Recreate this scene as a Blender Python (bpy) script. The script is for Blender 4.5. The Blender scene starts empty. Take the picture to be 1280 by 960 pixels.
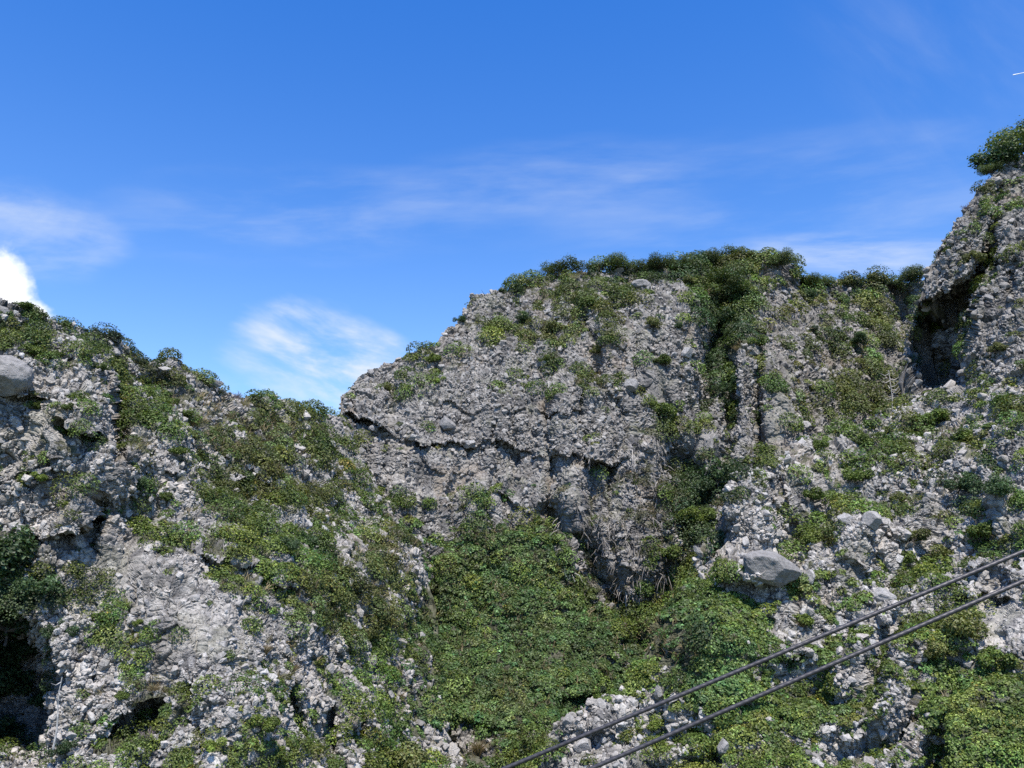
import bpy, bmesh, math, random
import numpy as np
from mathutils import Vector, Matrix

# ------------------------------------------------------------------ camera, world, sun, exposure
S = bpy.context.scene
C = S.collection
FPX, CX, CY = 995.6, 640.0, 480.0          # focal length and centre of a 1280 x 960 frame
PITCH = math.radians(12.0)
CAM_Z = 45.0
cam_d = bpy.data.cameras.new('camera')
cam = bpy.data.objects.new('camera', cam_d)
C.objects.link(cam)
cam.location = (0, 0, CAM_Z)
cam.rotation_euler = (math.radians(90) + PITCH, 0, 0)
cam_d.sensor_width = 36.0
cam_d.lens = 28.0
cam_d.clip_start = 0.2
cam_d.clip_end = 30000
S.camera = cam

SUN_EL, SUN_AZ = math.radians(63), math.radians(-9)      # azimuth from straight behind the camera, left positive
SV = Vector((-math.sin(SUN_AZ) * math.cos(SUN_EL), -math.cos(SUN_AZ) * math.cos(SUN_EL), math.sin(SUN_EL)))
sd = bpy.data.lights.new('sun', 'SUN')
sd.energy = 5.0
sd.angle = math.radians(0.5)
sd.color = (1.0, 0.94, 0.85)
so = bpy.data.objects.new('sun', sd)
C.objects.link(so)
so.rotation_euler = SV.to_track_quat('Z', 'Y').to_euler()
so.location = (0, 0, 200)

W = bpy.data.worlds.new('World')
S.world = W
W.use_nodes = True
S.view_settings.view_transform = 'Standard'
S.view_settings.look = 'None'
S.view_settings.gamma = 1.0
S.view_settings.exposure = 0.6
S.view_settings.use_curve_mapping = False
try:
    S.cycles.max_bounces = 6
    S.cycles.diffuse_bounces = 3
    S.cycles.transmission_bounces = 4
    S.cycles.transparent_max_bounces = 4
    S.cycles.use_denoising = False
    S.cycles.sample_clamp_indirect = 8
except Exception:
    pass


class NT:
    """small helper to write node trees"""
    def __init__(self, tree):
        self.t = tree
        tree.nodes.clear()

    def n(self, kind, **kw):
        nd = self.t.nodes.new(kind)
        for k, v in kw.items():
            if k.startswith('i_'):
                key = k[2:]
                key = int(key) if key.isdigit() else key.replace('_', ' ')
                s = nd.inputs[key]
                if isinstance(v, bpy.types.NodeSocket):
                    self.t.links.new(v, s)
                else:
                    s.default_value = v
            else:
                setattr(nd, k, v)
        return nd

    def math(self, op, a, b=0.0, clamp=False):
        m = self.n('ShaderNodeMath', operation=op, use_clamp=clamp)
        for i, v in enumerate((a, b)):
            if isinstance(v, bpy.types.NodeSocket):
                self.t.links.new(v, m.inputs[i])
            else:
                m.inputs[i].default_value = v
        return m.outputs[0]

    def smooth(self, v, a, b, lo=0.0, hi=1.0):
        m = self.n('ShaderNodeMapRange', interpolation_type='SMOOTHSTEP')
        self.t.links.new(v, m.inputs[0])
        for i, x in enumerate((a, b, lo, hi)):
            m.inputs[i + 1].default_value = x
        return m.outputs[0]

    def mix(self, fac, a, b, mode='MIX'):
        m = self.n('ShaderNodeMix', data_type='RGBA', blend_type=mode)
        for s, v in ((m.inputs[0], fac), (m.inputs[6], a), (m.inputs[7], b)):
            if isinstance(v, bpy.types.NodeSocket):
                self.t.links.new(v, s)
            else:
                s.default_value = v
        return m.outputs[2]


def pix_dir(px, py):
    a, b = (px - CX) / FPX, (CY - py) / FPX
    return Vector((a, math.cos(PITCH) - b * math.sin(PITCH), math.sin(PITCH) + b * math.cos(PITCH))).normalized()


def build_sky():
    nt = NT(W.node_tree)
    sky = nt.n('ShaderNodeTexSky', sky_type='NISHITA')
    sky.sun_disc = False
    sky.sun_elevation = SUN_EL
    sky.sun_rotation = math.atan2(SV.x, SV.y)
    sky.altitude = 600
    sky.air_density = 1.0
    sky.dust_density = 0.25
    sky.ozone_density = 2.2
    tc = nt.n('ShaderNodeTexCoord')
    d = tc.outputs['Generated']
    dz = nt.n('ShaderNodeSeparateXYZ', i_0=d).outputs[2]
    deep = nt.math('POWER', nt.smooth(dz, 0.0, 0.75), 0.8)
    tint = nt.mix(deep, (1.15, 1.28, 1.40, 1), (0.28, 0.95, 1.82, 1))
    col = nt.mix(1.0, sky.outputs[0], tint, 'MULTIPLY')

    def angular(px, py, ux, uy):
        """two coordinates (degrees) of the view direction around the direction of a cloud"""
        c = pix_dir(px, py)
        r = pix_dir(px + 200 * ux, py + 200 * uy)
        r = (r - c * r.dot(c)).normalized()
        u = c.cross(r)
        dr = nt.n('ShaderNodeVectorMath', operation='DOT_PRODUCT', i_0=d, i_1=r).outputs['Value']
        du = nt.n('ShaderNodeVectorMath', operation='DOT_PRODUCT', i_0=d, i_1=u).outputs['Value']
        dc = nt.n('ShaderNodeVectorMath', operation='DOT_PRODUCT', i_0=d, i_1=c).outputs['Value']
        k = 57.3
        a = nt.math('MULTIPLY', nt.math('DIVIDE', dr, dc), k)
        b = nt.math('MULTIPLY', nt.math('DIVIDE', du, dc), k)
        return a, b, dc

    def wisp(px, py, ux, uy, la, lb, strength, scale=0.35, stretch=3.0, seed=0.0, lo=0.42, hi=0.75):
        a, b, dc = angular(px, py, ux, uy)
        ea = nt.math('DIVIDE', a, la)
        eb = nt.math('DIVIDE', b, lb)
        v = nt.n('ShaderNodeCombineXYZ', i_0=nt.math('DIVIDE', a, stretch), i_1=b, i_2=seed)
        nz = nt.n('ShaderNodeTexNoise', noise_dimensions='3D', i_Vector=v.outputs[0], i_Scale=scale, i_Detail=7.0, i_Roughness=0.58, i_Distortion=0.2)
        r2 = nt.math('ADD', nt.math('POWER', nt.math('ABSOLUTE', ea), 2.0), nt.math('POWER', nt.math('ABSOLUTE', eb), 2.0))
        n2 = nt.n('ShaderNodeTexNoise', noise_dimensions='3D', i_Vector=v.outputs[0], i_Scale=scale * 0.7, i_Detail=4.0, i_Roughness=0.6)
        r2 = nt.math('ADD', r2, nt.math('MULTIPLY', nt.math('SUBTRACT', n2.outputs[0], 0.5), 1.6))
        env = nt.smooth(r2, 1.0, -0.1)
        f = nt.math('MULTIPLY', nt.smooth(nz.outputs[0], lo, hi), env)
        f = nt.math('MULTIPLY', f, strength, True)
        return nt.math('MULTIPLY', f, nt.math('GREATER_THAN', dc, 0.2), True)

    layers = [
        wisp(418, 452, 1, 0.30, 7.8, 4.2, 1.4, 0.40, 2.6, 3.3, 0.28, 0.76),
        wisp(330, 480, 1, -0.1, 6.0, 1.6, 0.40, 0.35, 3.0, 4.1, 0.32, 0.8),
        wisp(30, 290, 1, 0.1, 6.5, 3.4, 0.62, 0.3, 2.5, 7.7, 0.32, 0.8),
        wisp(1070, 318, 1, 0.02, 11.0, 1.6, 0.85, 0.4, 5.0, 2.2, 0.30, 0.8),
        wisp(1000, 270, 1, -0.08, 22.0, 6.5, 0.30, 0.25, 4.0, 5.5, 0.34, 0.8),
        wisp(690, 225, 1, -0.06, 16.0, 3.2, 0.28, 0.35, 5.0, 9.1, 0.34, 0.8),
        wisp(400, 270, 1, 0.0, 17.0, 4.0, 0.28, 0.3, 4.0, 3.9, 0.34, 0.8),
        wisp(1230, 130, 1, 0.8, 14.0, 6.0, 0.12, 0.25, 3.0, 6.4, 0.34, 0.8),
    ]
    for f in layers:
        col = nt.mix(f, col, (5.6, 6.0, 6.4, 1))
    # one bright cumulus head low on the left
    a, b, dc = angular(-16, 357, 1, 0)
    v = nt.n('ShaderNodeCombineXYZ', i_0=a, i_1=b, i_2=0.7)
    nz = nt.n('ShaderNodeTexNoise', noise_dimensions='3D', i_Vector=v.outputs[0], i_Scale=0.55, i_Detail=6.0, i_Roughness=0.55)
    r = nt.math('SQRT', nt.math('ADD', nt.math('POWER', nt.math('ABSOLUTE', nt.math('DIVIDE', a, 2.5)), 2.0),
                                nt.math('POWER', nt.math('ABSOLUTE', nt.math('DIVIDE', b, 2.5)), 2.0)))
    a2, b2, _ = angular(8, 400, 1, 0.55)
    r_2 = nt.math('SQRT', nt.math('ADD', nt.math('POWER', nt.math('ABSOLUTE', nt.math('DIVIDE', a2, 3.0)), 2.0),
                                  nt.math('POWER', nt.math('ABSOLUTE', nt.math('DIVIDE', b2, 1.9)), 2.0)))
    r = nt.math('MINIMUM', r, r_2)
    r = nt.math('ADD', r, nt.math('MULTIPLY', nt.math('SUBTRACT', nz.outputs[0], 0.5), 1.1))
    f = nt.math('MULTIPLY', nt.smooth(r, 1.2, 0.72), nt.math('GREATER_THAN', dc, 0.2))
    col = nt.mix(f, col, (8.0, 8.1, 8.3, 1))
    bg = nt.n('ShaderNodeBackground', i_Color=col, i_Strength=0.101)
    out = nt.n('ShaderNodeOutputWorld')
    nt.t.links.new(bg.outputs[0], out.inputs[0])


build_sky()

# ------------------------------------------------------------------ numeric helpers
RNG = np.random.default_rng(11)


def to_world(px, py, depth):
    """point at a given distance ahead (world Y) seen at a picture position"""
    px, py, depth = np.broadcast_arrays(np.asarray(px, float), np.asarray(py, float), np.asarray(depth, float))
    a, b = (px - CX) / FPX, (CY - py) / FPX
    t = depth / (math.cos(PITCH) - b * math.sin(PITCH))
    return np.stack([t * a, depth, CAM_Z + t * (math.sin(PITCH) + b * math.cos(PITCH))], -1)


def hash3(ix, iy, iz, salt=0):
    h = (ix.astype(np.int64) * 73856093) ^ (iy.astype(np.int64) * 19349663) ^ (iz.astype(np.int64) * 83492791) ^ (salt * 2654435761)
    h &= 0xFFFFFFFF
    h = ((h ^ (h >> 16)) * 0x45D9F3B) & 0xFFFFFFFF
    h = ((h ^ (h >> 16)) * 0x45D9F3B) & 0xFFFFFFFF
    return (h ^ (h >> 16)) & 0xFFFFFFFF


def r01(h, k):
    h = (h * (2 * k + 1) + 0x9E3779B9 * (k + 1)) & 0xFFFFFFFF
    h = ((h ^ (h >> 15)) * 0x2C1B3C6D) & 0xFFFFFFFF
    return (((h ^ (h >> 13)) & 0xFFFFFF) / float(0xFFFFFF)).astype(np.float32)


def vnoise(P, scale, salt=0):
    q = np.asarray(P, float) / scale
    b = np.floor(q)
    f = (q - b).astype(np.float32)
    f = f * f * (3 - 2 * f)
    b = b.astype(np.int64)
    out = 0
    for dx in (0, 1):
        for dy in (0, 1):
            for dz in (0, 1):
                w = (f[:, 0] if dx else 1 - f[:, 0]) * (f[:, 1] if dy else 1 - f[:, 1]) * (f[:, 2] if dz else 1 - f[:, 2])
                out = out + w * r01(hash3(b[:, 0] + dx, b[:, 1] + dy, b[:, 2] + dz, salt), 1)
    return out


def fbm(P, scale, octaves=4, salt=0, gain=0.5):
    a, s, t = 1.0, 0, 0
    for i in range(octaves):
        s = s + a * vnoise(P, scale / 2 ** i, salt + i * 17)
        t += a
        a *= gain
    return s / t


def voronoi(P, scale, salt=0):
    """nearest cell: F1, F2 (in cells), hash of the cell, offset from its seed (in cells)"""
    q = np.asarray(P, float) / scale
    b = np.floor(q - 0.5).astype(np.int64)
    n = len(q)
    f1 = np.full(n, 9.0, np.float32)
    f2 = np.full(n, 9.0, np.float32)
    hid = np.zeros(n, np.int64)
    off = np.zeros((n, 3), np.float32)
    for dx in (0, 1):
        for dy in (0, 1):
            for dz in (0, 1):
                ix, iy, iz = b[:, 0] + dx, b[:, 1] + dy, b[:, 2] + dz
                h = hash3(ix, iy, iz, salt)
                o = np.stack([q[:, 0] - ix - 0.15 - 0.7 * r01(h, 1), q[:, 1] - iy - 0.15 - 0.7 * r01(h, 2), q[:, 2] - iz - 0.15 - 0.7 * r01(h, 3)], -1).astype(np.float32)
                d = np.sqrt((o * o).sum(-1))
                near = d < f1
                f2 = np.where(near, f1, np.minimum(f2, d))
                f1 = np.where(near, d, f1)
                hid = np.where(near, h, hid)
                off[near] = o[near]
    return f1, f2, hid, off


def smoothstep(a, b, x):
    t = np.clip((x - a) / (b - a), 0, 1)
    return t * t * (3 - 2 * t)


def poly_dist(px, py, pts):
    best = np.full(px.shape, 1e9)
    for (x0, y0), (x1, y1) in zip(pts[:-1], pts[1:]):
        dx, dy = x1 - x0, y1 - y0
        t = np.clip(((px - x0) * dx + (py - y0) * dy) / (dx * dx + dy * dy + 1e-9), 0, 1)
        best = np.minimum(best, np.hypot(px - x0 - t * dx, py - y0 - t * dy))
    return best


def in_poly(px, py, pts):
    ins = np.zeros(px.shape, bool)
    n = len(pts)
    for i in range(n):
        x0, y0 = pts[i]
        x1, y1 = pts[(i + 1) % n]
        c = ((y0 > py) != (y1 > py)) & (px < (x1 - x0) * (py - y0) / (y1 - y0 + 1e-12) + x0)
        ins ^= c
    return ins


class TPS:
    """smooth surface through scattered control values"""
    def __init__(self, pts, reg=0.002):
        p = np.array(pts, float)
        self.p = p[:, :2] / 400.0
        n = len(p)
        K = self.U(self.p) + np.eye(n) * reg
        P1 = np.hstack([np.ones((n, 1)), self.p])
        A = np.zeros((n + 3, n + 3))
        A[:n, :n] = K
        A[:n, n:] = P1
        A[n:, :n] = P1.T
        self.c = np.linalg.solve(A, np.concatenate([p[:, 2], np.zeros(3)]))

    def U(self, q):
        d2 = ((q[:, None, :] - self.p[None]) ** 2).sum(-1)
        return 0.5 * d2 * np.log(d2 + 1e-12)

    def __call__(self, px, py):
        sh = px.shape
        q = np.stack([px.ravel(), py.ravel()], -1) / 400.0
        out = np.empty(len(q))
        for i in range(0, len(q), 100000):
            s = q[i:i + 100000]
            out[i:i + 100000] = self.U(s) @ self.c[:-3] + self.c[-3] + s @ self.c[-2:]
        return out.reshape(sh)


# how much of each 32 x 32 block of the slopes is overgrown (0..9); rows start at y = 304
VEG = ["0000000000" "0000000000" "0566898987" "8355553232",
       "0000000000" "0000000003" "5564224997" "4656531221",
       "4766500000" "0000000042" "3465211895" "2554632113",
       "6524570000" "0000000012" "3433221593" "2353523023",
       "3643466300" "0000003211" "1213220582" "2355424023",
       "0211366652" "0001133012" "2244121574" "2564521034",
       "0534146676" "4341012000" "0113155244" "2465443245",
       "1422151576" "7544000000" "0011253242" "1254566455",
       "4441153346" "7664010000" "0002346654" "3346565434",
       "4542265256" "5555311111" "1124568823" "4224764334",
       "2441556575" "4443442343" "2134468712" "3224636646",
       "2211134446" "4652344689" "9854477621" "3532436546",
       "7731002356" "4774466999" "9964476321" "1541256312",
       "8733200035" "5777777999" "9995468742" "3662245211",
       "8634520002" "1467678999" "9998899998" "2353235410",
       "7533554011" "1565588999" "9999899999" "3344337621",
       "6422454113" "3552356999" "9999778998" "3454347764",
       "5424544423" "4433577999" "9998647999" "8886558899",
       "3324433335" "6434667899" "9923467887" "8976558999",
       "2112345456" "7435676458" "8512256566" "6445458999",
       "1122344567" "7425776678" "8621256555" "4334448999"]
VEGM = np.array([[int(c) for c in r] for r in VEG], float) / 9.0


def veg_at(px, py):
    u = np.clip(px / 32.0 - 0.5, 0, 38.999)
    v = np.clip((py - 304) / 32.0 - 0.5, 0, 19.999)
    i, j = np.floor(v).astype(int), np.floor(u).astype(int)
    fu, fv = u - j, v - i
    return (VEGM[i, j] * (1 - fu) * (1 - fv) + VEGM[i, j + 1] * fu * (1 - fv) + VEGM[i + 1, j] * (1 - fu) * fv + VEGM[i + 1, j + 1] * fu * fv)


# plant cover of other kinds than the usual bushy green: (x, y, rx, ry, kind)
BUSHY, VINE, YELLOW, DRY, OLIVE, STEMS, DEEPGREEN = range(7)  # the last kind has darker green leaves of its own
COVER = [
    (900, 400, 44, 64, DEEPGREEN), (905, 490, 34, 60, DEEPGREEN), (890, 600, 50, 46, DEEPGREEN), (862, 650, 40, 60, DEEPGREEN), (30, 730, 70, 70, DEEPGREEN), (30, 850, 60, 90, DEEPGREEN), (820, 330, 110, 22, DEEPGREEN), (1120, 350, 90, 20, DEEPGREEN),
    (150, 420, 60, 26, DEEPGREEN), (900, 800, 46, 36, DEEPGREEN), (1210, 610, 50, 30, DEEPGREEN), (1150, 430, 30, 60, DEEPGREEN),
    (640, 790, 160, 170, VINE), (560, 900, 90, 80, VINE), (700, 830, 110, 80, VINE), (480, 700, 60, 60, VINE),
    (770, 640, 75, 110, STEMS), (700, 610, 40, 50, STEMS), (800, 580, 40, 60, STEMS),
    (890, 790, 80, 65, VINE), (960, 860, 120, 60, VINE), (1010, 900, 110, 60, YELLOW), (1050, 740, 70, 60, YELLOW), (1060, 800, 60, 60, YELLOW),
    (1200, 890, 120, 80, YELLOW), (930, 760, 40, 40, YELLOW), (840, 810, 40, 40, DRY), (820, 900, 50, 40, YELLOW),
    (290, 540, 60, 45, OLIVE), (350, 560, 50, 40, OLIVE), (260, 510, 50, 30, DRY), (400, 600, 40, 30, OLIVE), (330, 600, 30, 20, OLIVE),
    (250, 660, 40, 25, DRY), (350, 810, 50, 30, DRY), (420, 740, 60, 30, OLIVE), (470, 700, 50, 30, OLIVE), (340, 840, 40, 30, DRY),
    (190, 860, 50, 25, DRY), (300, 900, 70, 70, YELLOW), (590, 940, 40, 20, DRY), (440, 760, 80, 40, OLIVE),
    (690, 380, 60, 30, OLIVE), (720, 350, 40, 20, DRY), (930, 330, 40, 20, OLIVE), (1050, 480, 70, 50, OLIVE), (1000, 400, 60, 50, OLIVE), (1110, 400, 40, 40, OLIVE),
    (1030, 460, 25, 18, DRY), (920, 440, 24, 14, DRY), (1100, 430, 40, 30, OLIVE), (1190, 540, 26, 14, DRY), (985, 580, 16, 12, DRY),
    (740, 480, 25, 60, OLIVE), (690, 420, 40, 20, OLIVE), (170, 560, 14, 12, DRY), (130, 860, 40, 30, OLIVE), (150, 790, 30, 30, OLIVE),
]
# how stony the bare rock is: (x, y, rx, ry, factor) - smooth scars below 1
STONY = [(220, 730, 110, 70, 0.7), (140, 700, 50, 50, 0.7), (560, 610, 90, 40, 0.55), (700, 640, 70, 40, 0.5), (80, 540, 60, 30, 0.4), (1040, 600, 60, 50, 0.6), (820, 490, 30, 25, 0.3),
         (970, 540, 40, 25, 0.4), (1250, 770, 40, 30, 0.2), (880, 560, 25, 30, 0.3), (260, 800, 60, 40, 0.5), (1225, 500, 40, 20, 0.3)]


def mesh_obj(name, V, F, mat, attrs=None, parent=None, smooth=False):
    V = np.ascontiguousarray(V, np.float32)
    F = np.ascontiguousarray(F, np.int32)
    me = bpy.data.meshes.new(name)
    n, k = F.shape
    me.vertices.add(len(V))
    me.vertices.foreach_set('co', V.ravel())
    me.loops.add(n * k)
    me.loops.foreach_set('vertex_index', F.ravel())
    me.polygons.add(n)
    me.polygons.foreach_set('loop_start', np.arange(0, n * k, k, dtype=np.int32))
    me.polygons.foreach_set('loop_total', np.full(n, k, np.int32))
    me.update(calc_edges=True)
    if smooth:
        me.polygons.foreach_set('use_smooth', np.ones(n, bool))
    else:
        me.polygons.foreach_set('use_smooth', np.zeros(n, bool))
    for key, col in (attrs or {}).items():
        a = me.attributes.new(key, 'FLOAT_COLOR', 'POINT')
        c4 = np.ones((len(V), 4), np.float32)
        c4[:, :3] = col
        a.data.foreach_set('color', c4.ravel())
    me.materials.append(mat)
    o = bpy.data.objects.new(name, me)
    C.objects.link(o)
    if parent:
        o.parent = parent
    return o


def tag(o, label=None, cat=None, group=None, kind=None):
    if label:
        o['label'] = label
    if cat:
        o['category'] = cat
    if group:
        o['group'] = group
    if kind:
        o['kind'] = kind
    return o


# ------------------------------------------------------------------ materials
def mat_rock():
    m = bpy.data.materials.new('rock')
    m.use_nodes = True
    nt = NT(m.node_tree)
    at = nt.n('ShaderNodeAttribute', attribute_name='tint')
    geo = nt.n('ShaderNodeNewGeometry')
    n1 = nt.n('ShaderNodeTexNoise', i_Vector=geo.outputs['Position'], i_Scale=2.2, i_Detail=6.0, i_Roughness=0.65)
    n2 = nt.n('ShaderNodeTexNoise', i_Vector=geo.outputs['Position'], i_Scale=9.0, i_Detail=4.0, i_Roughness=0.7)
    n3 = nt.n('ShaderNodeTexNoise', i_Vector=geo.outputs['Position'], i_Scale=0.28, i_Detail=3.0)
    k = nt.math('MULTIPLY', nt.smooth(n1.outputs[0], 0.3, 0.7, 0.72, 1.18), nt.smooth(n2.outputs[0], 0.3, 0.7, 0.80, 1.15))
    col = nt.mix(1.0, at.outputs['Color'], nt.n('ShaderNodeCombineXYZ', i_0=k, i_1=k, i_2=k).outputs[0], 'MULTIPLY')
    warm = nt.math('MULTIPLY', nt.smooth(n3.outputs[0], 0.52, 0.7), 0.25)
    col = nt.mix(warm, col, (0.24, 0.21, 0.17, 1))
    v = nt.n('ShaderNodeTexVoronoi', feature='DISTANCE_TO_EDGE', i_Vector=geo.outputs['Position'], i_Scale=4.5)
    hgt = nt.math('ADD', n2.outputs[0], nt.smooth(v.outputs['Distance'], 0.0, 0.12, 0.0, 0.5))
    bump = nt.n('ShaderNodeBump', i_Strength=0.6, i_Distance=0.08, i_Height=hgt)
    b = nt.n('ShaderNodeBsdfPrincipled', i_Base_Color=col, i_Roughness=0.9, i_Normal=bump.outputs[0])
    b.inputs['Specular IOR Level'].default_value = 0.2
    o = nt.n('ShaderNodeOutputMaterial')
    nt.t.links.new(b.outputs[0], o.inputs[0])
    return m


def mat_boulder(name, base, mossy=0.0):
    m = bpy.data.materials.new(name)
    m.use_nodes = True
    nt = NT(m.node_tree)
    tc = nt.n('ShaderNodeTexCoord')
    p = tc.outputs['Object']
    oi = nt.n('ShaderNodeObjectInfo')
    n1 = nt.n('ShaderNodeTexNoise', i_Vector=p, i_Scale=3.0, i_Detail=7.0, i_Roughness=0.65)
    n2 = nt.n('ShaderNodeTexNoise', i_Vector=p, i_Scale=14.0, i_Detail=4.0, i_Roughness=0.7)
    k = nt.math('MULTIPLY', nt.smooth(n1.outputs[0], 0.3, 0.7, 0.72, 1.2), nt.smooth(oi.outputs['Random'], 0, 1, 0.85, 1.12))
    col = nt.mix(1.0, (*base, 1), nt.n('ShaderNodeCombineXYZ', i_0=k, i_1=k, i_2=k).outputs[0], 'MULTIPLY')
    col = nt.mix(nt.smooth(n2.outputs[0], 0.62, 0.72, 0, 0.6), col, (0.45, 0.45, 0.44, 1))
    if mossy:
        n3 = nt.n('ShaderNodeTexNoise', i_Vector=p, i_Scale=1.6, i_Detail=5.0)
        col = nt.mix(nt.smooth(n3.outputs[0], 0.5, 0.6, 0, mossy), col, (0.15, 0.155, 0.05, 1))
    bump = nt.n('ShaderNodeBump', i_Strength=0.9, i_Distance=0.12, i_Height=nt.math('ADD', n1.outputs[0], n2.outputs[0]))
    b = nt.n('ShaderNodeBsdfPrincipled', i_Base_Color=col, i_Roughness=0.85, i_Normal=bump.outputs[0])
    b.inputs['Specular IOR Level'].default_value = 0.25
    o = nt.n('ShaderNodeOutputMaterial')
    nt.t.links.new(b.outputs[0], o.inputs[0])
    return m


def mat_leaf(name='leaf', base=None, trans=0.28, rough=0.5):
    m = bpy.data.materials.new(name)
    m.use_nodes = True
    nt = NT(m.node_tree)
    col = nt.n('ShaderNodeAttribute', attribute_name='tint').outputs['Color']
    if base:
        oi = nt.n('ShaderNodeObjectInfo')
        k = nt.smooth(oi.outputs['Random'], 0, 1, 0.8, 1.2)
        c2 = nt.n('ShaderNodeCombineXYZ', i_0=nt.math('MULTIPLY', k, base[0]), i_1=nt.math('MULTIPLY', k, base[1]), i_2=nt.math('MULTIPLY', k, base[2]))
        col = nt.mix(1.0, col, c2.outputs[0], 'MULTIPLY')
    b = nt.n('ShaderNodeBsdfPrincipled', i_Base_Color=col, i_Roughness=rough)
    b.inputs['Specular IOR Level'].default_value = 0.35
    t = nt.n('ShaderNodeBsdfTranslucent', i_Color=nt.mix(1.0, col, (1.1, 1.25, 0.6, 1), 'MULTIPLY'))
    mx = nt.n('ShaderNodeMixShader', i_0=trans, i_1=b.outputs[0], i_2=t.outputs[0])
    o = nt.n('ShaderNodeOutputMaterial')
    nt.t.links.new(mx.outputs[0], o.inputs[0])
    return m


def mat_plain(name, col, rough=0.8, metal=0.0, noise=6.0, amt=0.3):
    m = bpy.data.materials.new(name)
    m.use_nodes = True
    nt = NT(m.node_tree)
    tc = nt.n('ShaderNodeTexCoord')
    n1 = nt.n('ShaderNodeTexNoise', i_Vector=tc.outputs['Object'], i_Scale=noise, i_Detail=5.0)
    k = nt.smooth(n1.outputs[0], 0.3, 0.7, 1 - amt, 1 + amt)
    c = nt.mix(1.0, (*col, 1), nt.n('ShaderNodeCombineXYZ', i_0=k, i_1=k, i_2=k).outputs[0], 'MULTIPLY')
    b = nt.n('ShaderNodeBsdfPrincipled', i_Base_Color=c, i_Roughness=rough, i_Metallic=metal)
    o = nt.n('ShaderNodeOutputMaterial')
    nt.t.links.new(b.outputs[0], o.inputs[0])
    return m


M_ROCK = mat_rock()
M_LEAF = mat_leaf('leaves')
M_STRAW = mat_leaf('dry_stalks', None, 0.2, 0.7)
M_BARK = mat_plain('bark', (0.10, 0.085, 0.07), 0.9)
M_DEAD = mat_plain('bleached_wood', (0.42, 0.40, 0.37), 0.85)
M_TWIG = mat_plain('twigs', (0.17, 0.13, 0.13), 0.9)

# ------------------------------------------------------------------ the slopes
STEP = 1.15


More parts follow.
